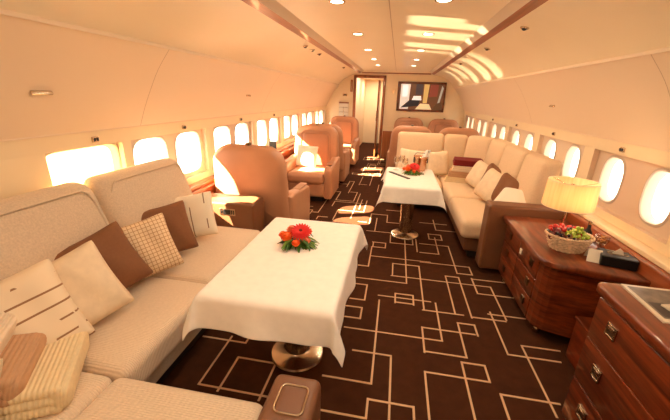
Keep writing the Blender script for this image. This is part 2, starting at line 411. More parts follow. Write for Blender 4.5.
for s in (-1, 1):
    for a, b, c in recs[s]:
        mb = MB(); n = 48
        half = (s < 0 and a > 1.5 and a < 1.6)
        wins = [(c-.26), (c+.26)] if not half else [(a+b)/2]
        edges = [a, (a+b)/2, b] if not half else [a, b]
        hw, hh = (.198, .192) if s < 0 else (.132, .172)
        if half: hw, hh = .272, .20
        PW = 7 if half else (3.6 if s < 0 else 2.7)
        pr = MB(); fr = MB()
        for i, wc in enumerate(wins):
            I = oval(wc, 1.03, hw, hh, p=PW); E = to_rect(wc, 1.03, edges[i], edges[i+1], ZB, ZT)
            vs = [(s*RX,*p) for p in E]+[(s*RX,*p) for p in I]+[(s*OX,*p) for p in oval(wc, 1.03, hw-.012, hh-.012, p=PW)]
            # rim vertices keep the outer rectangle closed at its corners
            mb.add(vs, [[j,(j+1)%n,n+(j+1)%n,n+j] for j in range(n)]+[[n+j,n+(j+1)%n,2*n+(j+1)%n,2*n+j] for j in range(n)], WPAN)
            O2 = oval(wc, 1.03, hw+.022, hh+.022, p=PW)
            vs = [(s*(RX-.001),*p) for p in O2]+[(s*(RX-.007),*p) for p in oval(wc,1.03,hw+.014,hh+.014,p=PW)]+[(s*(RX-.007),*p) for p in oval(wc,1.03,hw+.004,hh+.004,p=PW)]+[(s*(RX+.004),*p) for p in I]
            fr.add(vs, [[r*n+j,r*n+(j+1)%n,(r+1)*n+(j+1)%n,(r+1)*n+j] for r in range(3) for j in range(n)], FRAMEM)
            G = oval(wc, 1.03, hw-.004, hh-.004, p=PW)
            pr.add([(s*(OX-.012),*p) for p in G]+[(s*(OX-.008),*p) for p in G], [list(range(n)), list(range(2*n-1,n-1,-1))]+[[j,(j+1)%n,n+(j+1)%n,n+j] for j in range(n)], SHADEW if half else PANE)
        w = mb.build('window_%d' % wn, kind='structure'); fr.build('window_frame', w); pr.build('window_pane', w); wn += 1

# far partition with its doorway, and the passage behind
DX0, DX1, DZ = -1.03, -.29, 2.08
mb = MB()
yw = Y1
for (x0, x1, z0, z1) in ((-1.9, DX0, 0, 2.3), (DX1, 1.9, 0, 2.3), (DX0, DX1, DZ, 2.3)):
    mb.box((x0, yw, z0), (x1, yw+.06, z1), CREAM)
mb.build('wall_back', kind='structure')
mb = MB()
for x0, x1, z0, z1 in ((DX0-.05, DX0+.02, 0, DZ+.05), (DX1-.02, DX1+.05, 0, DZ+.05), (DX0-.05, DX1+.05, DZ-.02, DZ+.05)):
    mb.rbox((x0, yw-.03, z0), (x1, yw+.09, z1), .012, DOORW)
mb.build('door_1', kind='structure')
mb = MB()
mb.box((-1.12, yw+.06, 0), (-1.06, 12.4, 2.2), CREAM); mb.box((-.2, yw+.06, 0), (-.14, 12.4, 2.2), DOORW); mb.box((-1.12, 12.4, 0), (-.14, 12.46, 2.2), CREAM)
mb.box((-1.12, yw+.06, 2.15), (-.14, 12.4, 2.2), CEILM)
mb.build('wall_passage', kind='structure')
mb = MB(); mb.box((-1.9, Y0-.05, 0), (1.9, Y0, 2.3), CREAM); mb.build('wall_front', kind='structure')
# wainscot at the far wall
mb = MB(); mb.rbox((DX1+.06, yw-.025, 0), (1.8, yw, .74), .008, DOORW); mb.rbox((-1.8, yw-.025, 0), (DX0-.06, yw, .5), .008, DOORW); mb.build('trim_5', kind='structure')

# floor: fitted carpet with its woven line pattern
CL = [(-1.08,4.65,-1.02,4.65),(-1.06,1.7,-0.75,1.7),(-0.98,4.49,-1.06,4.49),(-0.95,6.25,-0.88,6.25),(-0.88,4.41,-0.96,4.41),(-0.87,1.33,-0.45,1.33),(-0.85,5.57,-0.74,5.57),(-0.85,6.14,-0.68,6.14),(-0.84,4.25,-0.71,4.25),(-0.74,1.57,-0.49,1.57),(-0.74,5.0,-0.29,5.0),(-0.74,5.08,-0.45,5.08),(-0.62,4.6,-0.24,4.6),(-0.6,6.38,-0.69,6.38),(-0.49,6.2,-0.34,6.2),(-0.45,5.61,-0.57,5.61),(-0.16,1.31,0.1,1.31),(-0.16,2.27,-0.02,2.27),(-0.16,4.19,-0.27,4.19),(-0.13,2.62,-0.01,2.62),(-0.13,2.97,-0.03,2.97),(-0.13,3.9,0.18,3.9),(-0.13,3.9,0.21,3.9),(-0.12,2.01,0.57,2.01),(-0.12,2.27,-0.02,2.27),(-0.12,2.73,0.34,2.73),(-0.12,4.55,0.11,4.55),(-0.03,1.79,0.22,1.79),(-0.03,3.21,0.59,3.21),(-0.03,3.57,0.12,3.57),(-0.02,2.13,-0.14,2.13),(-0.01,2.38,-0.13,2.38),(0.09,4.78,0.29,4.78),(0.1,1.43,0.35,1.43),(0.1,2.48,0.53,2.48),(0.11,1.54,-0.18,1.54),(0.11,4.26,0.29,4.26),(0.12,3.44,-0.02,3.44),(0.17,3.6,0.43,3.6),(0.2,2.84,0.56,2.84),(0.21,3.09,0.47,3.09),(0.24,2.41,0.39,2.41),(0.24,2.54,0.39,2.54),(0.39,2.4,0.24,2.4),(0.43,1.7,0.81,1.7),(0.43,3.87,0.17,3.87),(0.44,1.88,0.62,1.88),(0.44,2.13,0.81,2.13),(0.44,2.47,0.58,2.47),(0.46,2.35,0.77,2.35),(0.47,2.84,1.09,2.84),(0.47,3.43,0.61,3.43),(0.51,3.66,0.83,3.66),(0.54,1.88,0.71,1.88),(0.55,4.37,0.9,4.37),(0.57,2.47,0.46,2.47),(0.63,3.98,0.78,3.98),(0.7,3.42,0.5,3.42),(0.71,2.24,0.83,2.24),(0.71,2.35,0.46,2.35),(0.71,2.36,0.59,2.36),(0.71,2.95,0.83,2.95),(0.74,4.14,1.08,4.14),(0.78,3.82,0.63,3.82),(0.81,1.83,0.67,1.83),(0.83,2.12,0.57,2.12),(0.83,2.33,0.98,2.33),(0.83,2.34,1.08,2.34),(0.83,3.03,0.97,3.03),(0.85,1.62,1.16,1.62),(0.95,2.7,1.24,2.7),(0.96,2.95,1.24,2.95),(0.97,2.41,1.24,2.41),(0.97,3.19,0.49,3.19),(0.99,1.97,1.31,1.97),(1.08,2.44,0.99,2.44),(1.08,2.44,1.24,2.44),(1.35,2.08,1.11,2.08),(-0.98,4.17,-0.98,4.49),(-0.88,6.25,-0.88,4.41),(-0.87,1.74,-0.87,1.33),(-0.84,4.14,-0.84,4.25),(-0.75,1.7,-0.75,1.75),(-0.74,1.31,-0.74,1.57),(-0.74,4.76,-0.74,5.0),(-0.74,5.57,-0.74,5.08),(-0.69,6.38,-0.69,5.95),(-0.62,4.16,-0.62,4.6),(-0.6,5.54,-0.6,6.38),(-0.49,1.57,-0.49,1.3),(-0.48,6.15,-0.48,6.86),(-0.45,5.08,-0.45,5.61),(-0.39,4.31,-0.39,5.55),(-0.32,4.96,-0.32,4.71),(-0.32,5.2,-0.32,4.96),(-0.28,6.16,-0.28,6.6),(-0.28,6.6,-0.28,7.06),(-0.24,4.6,-0.24,5.17),(-0.12,4.15,-0.12,4.55),(-0.11,5.77,-0.11,6.26),(-0.03,2.97,-0.03,3.44),(-0.03,3.92,-0.03,4.39),(-0.02,2.27,-0.02,2.13),(-0.02,2.27,-0.02,2.23),(-0.02,3.44,-0.02,3.57),(-0.02,4.25,-0.02,3.91),(-0.01,2.62,-0.01,2.38),(0.1,1.31,0.1,1.43),(0.1,2.27,0.1,2.48),(0.11,2.41,0.11,1.54),(0.11,4.55,0.11,4.26),(0.12,3.57,0.12,3.44),(0.17,3.83,0.17,3.6),(0.18,3.9,0.18,3.73),(0.21,2.84,0.21,3.09),(0.22,1.79,0.22,1.31),(0.24,2.4,0.24,2.54),(0.24,2.48,0.24,2.41),(0.34,2.73,0.34,3.71),(0.35,1.43,0.35,1.33),(0.39,2.41,0.39,2.52),(0.39,2.54,0.39,2.4),(0.43,1.35,0.43,1.7),(0.43,3.6,0.43,3.87),(0.44,1.87,0.44,2.13),(0.46,2.35,0.46,2.92),(0.46,2.47,0.46,2.35),(0.47,3.09,0.47,2.35),(0.47,3.78,0.47,3.43),(0.57,2.01,0.57,2.47),(0.58,2.47,0.58,2.25),(0.63,3.82,0.63,3.99),(0.67,1.83,0.67,1.4),(0.7,3.88,0.7,3.42),(0.71,1.88,0.71,2.24),(0.71,2.55,0.71,2.36),(0.71,2.95,0.71,2.35),(0.74,4.52,0.74,4.14),(0.78,3.98,0.78,3.82),(0.81,1.7,0.81,1.83),(0.83,2.24,0.83,2.12),(0.83,2.6,0.83,2.34),(0.83,2.95,0.83,2.33),(0.83,3.66,0.83,3.03),(0.85,1.44,0.85,1.62),(0.95,2.96,0.95,2.7),(0.97,2.33,0.97,2.41),(0.97,3.03,0.97,3.19),(0.99,2.44,0.99,1.97),(1.08,2.34,1.08,2.44),(1.08,2.66,1.08,2.44),(1.09,2.84,1.09,2.36),(1.11,2.08,1.11,1.53)]
def dedupe(L):
    out = []
    for l in sorted(L, key=lambda l: -(abs(l[2]-l[0])+abs(l[3]-l[1]))):
        hz = abs(l[2]-l[0]) > abs(l[3]-l[1]); a = 0 if hz else 1; c = 1-a; lo, hi = sorted((l[a], l[a+2])); ok = True
        for k in out:
            if (abs(k[2]-k[0]) > abs(k[3]-k[1])) != hz or abs(k[c]-l[c]) > .035: continue
            klo, khi = sorted((k[a], k[a+2])); ov = min(hi, khi)-max(lo, klo)
            if ov > .55*(hi-lo): ok = False
        if ok and hi-lo > .03: out.append(l)
    return out
CL = dedupe(CL)
rnd = random.Random(3)
for i in range(26):                                  # the pattern goes on where the photograph shows it too small to read
    x0 = rnd.uniform(-.95, .8); y0 = rnd.uniform(5.2, 9.0); w = rnd.choice((.15, .3, .45, .6)); h = rnd.choice((.12, .25, .4, .7))
    if y0 < 6.6 and x0 < .1: y0 += 1.6
    x1, y1 = min(x0+w, 1.0), min(y0+h, 9.25); CL += [(x0,y0,x1,y0),(x0,y1,x1,y1),(x0,y0,x0,y1),(x1,y0,x1,y1)]
for i in range(16):
    x0 = rnd.uniform(-.9, .7); y0 = rnd.uniform(-1.4, .6); w = rnd.choice((.3, .45, .6)); h = rnd.choice((.25, .4, .6))
    x1, y1 = x0+w, y0+h; CL += [(x0,y0,x1,y0),(x0,y1,x1,y1),(x0,y0,x0,y1),(x1,y0,x1,y1)]
mb = MB(); mb.box((-1.9, Y0, -.03), (1.9, 12.5, 0), NAVY)
hw = .0062
for q_, (x0, y0, x1, y1) in enumerate(dedupe(CL)):
    x0, x1 = sorted((x0, x1)); y0, y1 = sorted((y0, y1))
    mb.box((x0-hw, y0-hw, 0), (x1+hw, y1+hw, .0006+.000012*q_), CLINE)
mb.build('floor', kind='structure', smooth=False)

# side ledges
for nm, s in (('trim_6', -1), ('trim_7', 1)):
    mb = MB()
    y0 = 2.95 if s < 0 else -.2
    mb.rbox((min(s*1.68, s*1.82), 2.62 if s < 0 else -1.0, .0), (max(s*1.68, s*1.82), 9.25, .70), .012, LEDGEW)
    mb.rbox((min(s*1.72, s*1.82), 2.62 if s < 0 else -1.0, .70), (max(s*1.72, s*1.82), 9.25, .735), .01, CREAM if s > 0 else LEDGEW)
    mb.build(nm, kind='structure')

# ================= ceiling lights =================
GLOW = mat('downlight_glow', (1, .95, .85), emit=(1, .93, .78), es=20)
rows = ['nearest the camera', 'second from the camera', 'third from the camera', 'fourth from the camera', 'farthest, by the end wall']
for s, side_n in ((-1, 'left'), (1, 'right')):
    for i, y in enumerate([2.65, 3.93, 5.18, 6.38, 7.54]):
        o = empty('ceiling_light', 'round recessed ceiling downlight in the %s row, %s' % (side_n, rows[i]), 'light', (s*.365, y, 2.23), 0, 'recessed ceiling downlights')
        m1 = MB(); m1.lathe([(.045,-.004),(.052,-.007),(.060,-.005),(.062,0)], CHROME, cap=False); m1.build('trim_ring', o)
        m1 = MB(); m1.lathe([(1e-4,-.003),(.045,-.004)], GLOW, cap=False); m1.build('lens', o)
for y in [-1.2, 0.1, 1.35, 2.65, 3.93, 5.18, 6.38, 7.54]:
    for s in (-1, 1):
        l = bpy.data.lights.new('downlight_lamp', 'AREA'); l.shape = 'DISK'; l.size = .09; l.energy = 7.5; l.color = (1, .80, .58)
        o = bpy.data.objects.new('downlight_lamp', l); COL.objects.link(o); o.location = (s*.365, y, 2.215)

for y in (10.2, 11.6):
    l = bpy.data.lights.new('passage_lamp', 'AREA'); l.shape = 'DISK'; l.size = .12; l.energy = 7.5*4; l.color = (1, .80, .58)
    o = bpy.data.objects.new('passage_lamp', l); COL.objects.link(o); o.location = (-.62, y, 2.14)
def small(name, label, cat, fn, group=None):
    m = MB(); fn(m); return tag(m.build(name), label, cat, group)
# aisle spotlights in the cove and sidewall service fittings
def cove_pt(x):
    for i in range(len(CV)-1):
        if CV[i][0] <= x <= CV[i+1][0]:
            t = (x-CV[i][0])/(CV[i+1][0]-CV[i][0]); return CV[i][1]+t*(CV[i+1][1]-CV[i][1])
for k, (s, x, y, lb) in enumerate([(-1,1.03,4.25,'first of the three close together in the left ceiling cove'),(-1,1.03,4.6,'middle one of three close together in the left ceiling cove'),(-1,1.03,5.0,'last of the three close together in the left ceiling cove'),
        (1,1.04,3.12,'in the right ceiling cove, nearest the camera'),(1,1.04,4.3,'in the right ceiling cove, second from the camera'),(1,1.04,6.0,'in the right ceiling cove, farthest away'),(-1,1.03,7.2,'in the left ceiling cove near the doorway')]):
    z = cove_pt(x); o = empty('spotlight', 'small chrome swivel spotlight '+lb, 'light', (s*x, y, z-.004), 0, 'cove spotlights')
    o.rotation_euler = (0, s*-.22*-1, 0)
    m = MB(); m.lathe([(.034,.0),(.034,-.006),(.026,-.010),(.024,-.002)], CHROME, cap=False); m.build('bezel', o)
    m = MB(); m.ball((0,0,-.006), .021, DKGREY, sc=(1,1,.8)); m.build('lamp_head', o)
FIX = [(-1,1.88,'above the bright blind beside the sofa'),(-1,2.84,'second from the camera on the left wall'),(-1,4.02,'third from the camera on the left wall'),(-1,5.2,'fourth from the camera on the left wall'),
       (1,2.84,'above the window beside the table lamp'),(1,4.02,'second from the camera on the right wall'),(1,5.22,'third from the camera on the right wall'),(1,6.5,'fourth from the camera on the right wall')]
for s, y, lb in FIX:
    o = empty('blind_switch', 'small metal switch plate %s' % lb, 'switch', (s*1.80, y, 1.283), 0, 'switch plates above the windows')
    m = MB(); m.rbox((-.006,-.024,-.018),(.010,.024,.018), .005, BRUSH); m.build('plate', o)
    m = MB(); x = -.009 if s > 0 else .009
    for d in (-.011, .011): m.rbox((x-.004, d-.008, -.010), (x+.004, d+.008, .010), .002, DKGREY)
    m.build('button', o)
for s, y, lb in ((-1,1.5,'near end of the left overhead panel'),(-1,4.0,'left overhead panel above the armchairs'),(1,3.9,'right overhead panel above the corner sofa')):
    x, z = 1.672, 1.568
    o = empty('overhead_panel_latch', 'slim oblong metal latch at the %s' % lb if s < 0 and y < 2 else 'slim oblong metal latch in the %s' % lb, 'latch', (s*x, y, z), 0)
    m = MB(); m.rbox((-.006,-.055,-.011),(.008,.055,.011), .005, BRUSH); p = m.build('latch_plate', o); p.rotation_euler = (0, s*.5, 0)
    m = MB(); m.rbox((-.009 if s>0 else -.001,-.045,-.006),(.001 if s>0 else .011,.045,.006), .003, CHROME); p = m.build('latch_bar', o); p.rotation_euler = (0, s*.5, 0)

# ================= far wall things =================
tv = empty('television', 'wide flat screen in a dark wooden frame on the far wall', 'television', (.675, yw-.01, 1.635))
m = MB()
fw, fh, b_ = .60, .36, .055
for x0, x1, z0, z1 in ((-fw, fw, fh-b_, fh), (-fw, fw, -fh, -fh+b_), (-fw, -fw+b_, -fh, fh), (fw-b_, fw, -fh, fh)): m.rbox((x0,-.05,z0),(x1,.0,z1), .012, wood('tv_frame_wood', (.30,.13,.05), (.48,.24,.11), scale=(8,8,8)))
m.build('frame', tv)
def E_(n, c): return mat('screen_'+n, c, .3, emit=c, es=1.0)
m = MB(); m.box((-.555,-.03,-.315),(.555,-.004,.315), E_('back', (.36,.22,.13)))
Q = [([(-.52,-.31),(-.30,-.31),(-.28,.31),(-.52,.31)], (.80,.76,.70)), ([(-.47,0),(-.34,.0),(-.34,.28),(-.47,.28)], (.97,.97,.95)),
     ([(-.50,-.28),(-.05,-.22),(.0,-.02),(-.12,.0),(-.30,-.10)], (.10,.09,.12)), ([(-.22,-.08),(.02,-.08),(.0,.02),(-.18,.02)], (.92,.90,.86)),
     ([(-.14,.05),(.03,.05),(.03,.31),(-.14,.31)], (.25,.20,.20)), ([(.06,-.15),(.16,-.15),(.19,.31),(.06,.31)], (.76,.62,.36)),
     ([(.20,.0),(.40,.02),(.42,.31),(.22,.31)], (.48,.22,.16)), ([(-.12,-.31),(.30,-.31),(.22,-.17),(.0,-.16)], (.82,.73,.55)),
     ([(.40,-.28),(.45,-.28),(.54,.22),(.50,.28)], (.60,.58,.52)), ([(.30,-.31),(.54,-.31),(.54,-.1),(.40,-.15)], (.30,.20,.12))]
for i, (p, c) in enumerate(Q): m.prism([(x, z) for x, z in p], -.0305-.0004*i, -.0295, E_('c%d' % i, c))
m.build('screen', tv)
# folding door standing open in the doorway
dr = empty('folding_door', 'glossy wooden door leaf standing open in the far doorway', 'door', (-.42, yw+.10, 0))
m = MB(); m.rbox((-.02,0,.01),(.02,.75,2.02), .01, DOORW); m.build('door_leaf', dr)
m = MB(); m.rbox((-.035,.06,.98),(-.02,.16,1.24), .006, CHROME); m.build('handle', dr)
m = MB(); m.rbox((-.028,.2,.3),(-.019,.62,1.85), .004, wood('door_inlay', (.52,.28,.14), (.70,.42,.24), scale=(12,12,1.2))); m.build('inlay_panel', dr)
mr = empty('wall_handrail', 'dark vertical wooden grab rail left of the far doorway', 'grab rail', (-1.13, yw-.01, 1.86))
m = MB(); m.rbox((-.03,-.03,-.15),(.03,0,.15), .01, DOORW); m.build('rail_body', mr)
m = MB(); m.tube([(0,-.03,-.11),(0,-.05,-.09),(0,-.05,.09),(0,-.03,.11)], .007, BRUSH); m.build('rail_bar', mr)
mr = empty('magazine_rack', 'white magazine rack with dark top on the wall left of the doorway', 'magazine rack', (-1.32, yw-.01, 1.22))
m = MB(); m.rbox((-.13,-.02,-.20),(.13,0,.22), .006, PAPER); m.build('back_panel', mr)
m = MB(); m.rbox((-.13,-.05,.19),(.13,0,.225), .006, DOORW); m.build('top_rail', mr)
m = MB()
for z in (-.17, -.05, .07): m.tube([(-.12,-.022,z),(-.12,-.045,z+.02),(.12,-.045,z+.02),(.12,-.022,z)], .004, BRUSH)
m.tube([(0,-.045,-.15),(0,-.045,.10)], .004, BRUSH)
m.build('wire_holder', mr)
small('call_panel', 'small grey control plate above the magazine rack', 'control panel', lambda m: (m.rbox((-1.36,yw-.016,1.60),(-1.24,yw,1.66), .005, BRUSH), m.rbox((-1.33,yw-.02,1.615),(-1.27,yw-.012,1.645), .003, DKGREY)))
sc = empty('wall_sconce', 'small glowing wall sconce beside the television', 'light', (-.03, yw-.01, 1.74))
m = MB(); m.rbox((-.02,-.015,-.04),(.02,0,.04), .006, BRUSH); m.build('bracket', sc)
m = MB(); m.lathe([(.018,-.04),(.035,.05),(.032,.05),(.015,-.035)], shade_mat('sconce_glass', (1,.93,.82)), RT((0,-.05,0)), 16, cap=False); m.build('lamp_shade', sc)
m = MB(); m.ball((0,-.05,.0), .014, mat('sconce_bulb', (1,.9,.7), emit=(1,.85,.6), es=12)); m.build('bulb', sc)

# ================= club armchairs =================
def club_chair(label, loc, rz, group):
    """faces -y at rz = 0"""
    o = empty('club_armchair', label, 'armchair', loc, rz, group)
    m = MB(); m.rbox((-.27,-.30,.0),(.27,.30,.10), .02, PLINTH); m.build('pedestal', o)
    m = MB(); m.rbox((-.305,-.38,.09),(.305,.30,.31), .035, LEATHER); m.build('seat_base', o)
    m = MB(); m.rbox((-.292,-.42,.30),(.292,.20,.46), .055, LEATHER, puff=(0,.01,.025)); m.build('seat_cushion', o)
    for s in (-1, 1):
        # arm: an L-shaped padded side that sweeps up towards the back
        prof = [(-.36,.07),(.30,.07),(.34,.30),(.36,.62),(.22,.63),(-.06,.595),(-.27,.585),(-.35,.56),(-.39,.50),(-.385,.30)]
        mm = Matrix.Rotation(PI/2, 4, 'Z')
        m = MB(); m.slab(dens(prof), -.065, .065, .04, LEATHER, Matrix.Translation((s*.355,0,0)) @ mm, .006, .006); a = m.build('armrest', o)
        m = MB(); m.rbox((s*.355-.045,-.30,.588),(s*.355+.045,.0,.606), .009, LEATHER2); m.build('arm_pad', a)
    B = RT((0,.26,.30), rx=-.10)
    m = MB(); m.slab(rrect(.80, 0, .83, .19, .06, .03), -.02, .15, .06, LEATHER, B, .012, .035); b = m.build('backrest', o)
    m = MB(); m.tube([(x,.115,z) for x, z in rrect(.72, .03, .79, .17, .05, .03)], .006, LEATHER2, B, 6, True); m.build('piping', b)
    m = MB(); m.slab(rrect(.48, .16, .70, .07, .05, .02), -.055, .0, .025, LEATHER2, B, .012, 0); m.build('back_cushion', o)
    m = MB(); m.tube([(x,-.034,z) for x, z in rrect(.54, .13, .735, .09, .06, .02)], .005, LEATHER2, B, 6, True); m.build('cushion_piping', b)
    m = MB(); m.rbox((-.022,.02,.826),(.022,.075,.85), .006, BRONZE, B); m.build('recline_catch', o)
    return o
G1 = 'club armchairs'
club_chair('tan leather armchair seen from behind, right beyond the left sofa', (-1.27, 3.45, 0), PI-.02, G1)
club_chair('tan leather armchair facing the camera with a white cushion', (-1.19, 5.22, 0), 0, G1)
club_chair('tan leather armchair turned away, directly behind the one with the white cushion', (-1.17, 6.35, 0), PI, G1)
club_chair('tan leather armchair facing the camera by the doorway, farthest on the left', (-1.17, 8.1, 0), 0, G1)
club_chair('tan leather armchair under the left half of the television', (.43, 8.66, 0), 0, G1)
club_chair('tan leather armchair under the right end of the television', (1.30, 8.66, 0), 0, G1)
club_chair('tan leather armchair seen from behind, at the left end of the corner sofa back', (.41, 6.75, 0), PI, G1)
club_chair('tan leather armchair seen from behind, close to the right wall past the corner sofa', (1.25, 6.80, 0), PI, G1)

# ================= tables with white cloths =================
def cloth(w, l, zt, drop, nx=44, ny=60, seed=1, amp=.018):
    vs = []; fs = []; W_, L_ = w+2*drop, l+2*drop
    def fx(half, d, i, n, N):
        pass
    def coord(h):                                   # dense parameter list across an edge
        k = 8; return [-h-drop+drop*j/k for j in range(k)]+[-h+2*h*j/18 for j in range(19)]+[h+drop*(j+1)/k for j in range(k)]
    X = coord(w/2); Yc = coord(l/2)
    for v in Yc:
        for u in X:
            dx = max(abs(u)-w/2, 0); dy = max(abs(v)-l/2, 0); sx = math.copysign(1, u); sy = math.copysign(1, v)
            bx = max(-w/2, min(w/2, u)); by = max(-l/2, min(l/2, v))
            if dx == 0 and dy == 0: vs.append((u, v, zt+.004)); continue
            r = math.hypot(dx, dy); phi = math.atan2(dy, dx)
            corner = math.sin(2*phi) if dx and dy else 0
            flare = .10+.30*corner
            if not (dx and dy):
                t = v if dx else u
                flare += amp*8*math.sin(t*11+seed)*min(1, r/drop)*.6 + amp*3*math.sin(t*23+seed*2)
            else:
                flare += .10*math.sin(4*phi+seed)
            flare = max(.03, flare); rr = min(r, .012); rem = r
            vs.append((bx+sx*math.cos(phi)*rem*flare*(1 if dx else 0)+(sx*.006 if dx else 0), by+sy*math.sin(phi)*rem*flare*(1 if dy else 0)+(sy*.006 if dy else 0), zt+.004-rem*math.sqrt(max(.2, 1-flare*flare))))
    n = len(X)
    for j in range(len(Yc)-1):
        for i in range(n-1): fs.append([j*n+i, j*n+i+1, (j+1)*n+i+1, (j+1)*n+i])
    return vs, fs
def table(loc, w, l, h, label, clabel, drop, seed, pl, gap=0):
    t = empty('pedestal_table', label, 'table', loc, 0)
    m = MB(); m.rbox((-w/2,-l/2,h-.035),(w/2,l/2,h), .012, LEDGEW); m.build('tabletop', t)
    m = MB(); m.lathe([(.078,.03),(.078,h-.06),(.12,h-.045),(.12,h-.036)], BRUSH, n=36); m.build('pedestal', t)
    m = MB(); m.lathe([(.168,0),(.172,.008),(.165,.018),(.10,.030),(.082,.045),(.078,.05)], BRUSH, n=40); m.build('base_plate', t)
    vs, fs = cloth(w, l, h, drop, seed=seed)
    m = MB(); m.add(vs, fs, LINEN); c = m.build('tablecloth', ang=80); c.location = loc
    sm = c.modifiers.new('thickness', 'SOLIDIFY'); sm.thickness = .0025; sm.offset = 1
    sb = c.modifiers.new('soft', 'SUBSURF'); sb.levels = 1; sb.render_levels = 1
    tag(c, clabel, 'tablecloth', None)
    return t
table((-.385, 1.69, 0), .63, 1.05, .73, 'pedestal table with a steel column base beside the left sofa', 'white damask tablecloth with scalloped corners draped on the near table', .17, 1.3, None)
table((.34, 3.89, 0), .57, 1.02, .73, 'pedestal table with a steel column in front of the corner sofa', 'white tablecloth on the table in front of the corner sofa', .17, 3.1, None)
table((.62, 7.62, 0), 1.0, .75, .73, 'dining table between the far armchairs', 'white tablecloth on the far dining table under the television', .24, 2.2, None)

# ================= left sofa =================
so = empty('sofa', 'long cream boucle sofa with a chaise return along the left wall', 'sofa', (0,0,0))
def fab_back(p, u):
    return p
ys = [(-.75, 1.68), (1.69, 2.60)]
m = MB(); m.rbox((-1.66,-.9,.02),(-1.06,2.6,.10), .01, PLINTH); m.rbox((-1.1,-.9,.02),(-.36,.80,.10), .01, PLINTH); m.build('plinth', so)
m = MB(); m.rbox((-1.68,-.95,.10),(-1.02,2.60,.29), .03, BOUCLE); m.rbox((-1.1,-.95,.10),(-.27,.86,.29), .03, BOUCLE); m.build('base', so)
m = MB(); m.rbox((-1.62,1.70,.28),(-.97,2.60,.45), .045, SEATF, puff=(0,0,.012), mid=8); m.build('seat_cushion', so)
m = MB(); m.rbox((-1.62,.945,.28),(-.93,1.69,.45), .045, SEATF, puff=(0,0,.012), mid=8); m.build('seat_cushion', so)
m = MB(); m.rbox((-1.62,-.9,.28),(-.965,.935,.45), .045, SEATF, puff=(0,0,.008), mid=8); m.build('seat_cushion', so)
m = MB(); m.rbox((-.955,-.9,.28),(-.275,.935,.465), .05, SEATF, puff=(0,0,.014), mid=8); m.build('seat_cushion', so)
def back(y0, y1):
    m = MB()
    def fn(p, u):                                   # slanted, rolled over at the top
        t = (u.z if hasattr(u, 'z') else u[2]); z = (t+1)/2
        return Vector((p.x-.235*z, p.y, p.z))
    m.rbox((-1.565,y0,.40),(-1.40,y1,1.075), .078, BOUCLE, puff=(.02,0,0), fn=fn, mid=10, k=5)
    return m.build('back_cushion', so)
back(-.9, 1.655); back(1.665, 2.50)
for y0, y1 in ((-.85, 1.63), (1.69, 2.48)):
    m = MB(); P = [(-1.60, y0+.04, .98)]+[(-1.605,y0+.06,1.02)]+[(-1.612, y0+.09+(y1-y0-.18)*i/8, 1.042) for i in range(9)]+[(-1.605,y1-.06,1.02),(-1.59,y1-.035,.95),(-1.475,y1-.03,.62)]
    m.tube(P, .006, BOUCLE, None, 6); m.build('piping', so)
def arm_control(parent, M):
    m = MB(); m.rbox((-.075,-.006,-.032),(.075,.004,.032), .004, CHROME, M); p = m.build('control_panel', parent)
    m = MB(); m.rbox((-.040,-.010,-.022),(.028,.0,.022), .003, BLACK, M); m.rbox((.036,-.010,-.020),(.046,.0,.020), .003, BLACK, M); m.rbox((.054,-.010,-.020),(.064,.0,.020), .003, BLACK, M); m.rbox((-.066,-.010,-.014),(-.048,.0,.014), .003, BLACK, M); m.build('button', p)
m = MB(); m.rbox((-1.70,2.62,.06),(-1.07,2.90,.66), .022, ARML); a = m.build('armrest', so)
m = MB(); m.tube([(-1.68,2.632,.652),(-1.09,2.632,.652),(-1.078,2.632,.645),(-1.078,2.632,.10)], .004, PIPING, None, 6); m.build('piping', a)
arm_control(a, RT((-1.31,2.622,.575)))
m = MB(); m.rbox((-.245,-.7,.05),(-.065,.955,.60), .03, ARML); a = m.build('armrest', so)
m = MB(); m.tube([(x,y,.602) for x, y in rrect(.10, .78, .895, .02, .02)], .0045, BRUSH, Matrix.Translation((-.15,0,0)), 8, True)
m.build('tray_rim', a)
m = MB(); m.rbox((-.195,.785,.594),(-.105,.89,.6035), .006, ARML); m.build('tray_lid', a)

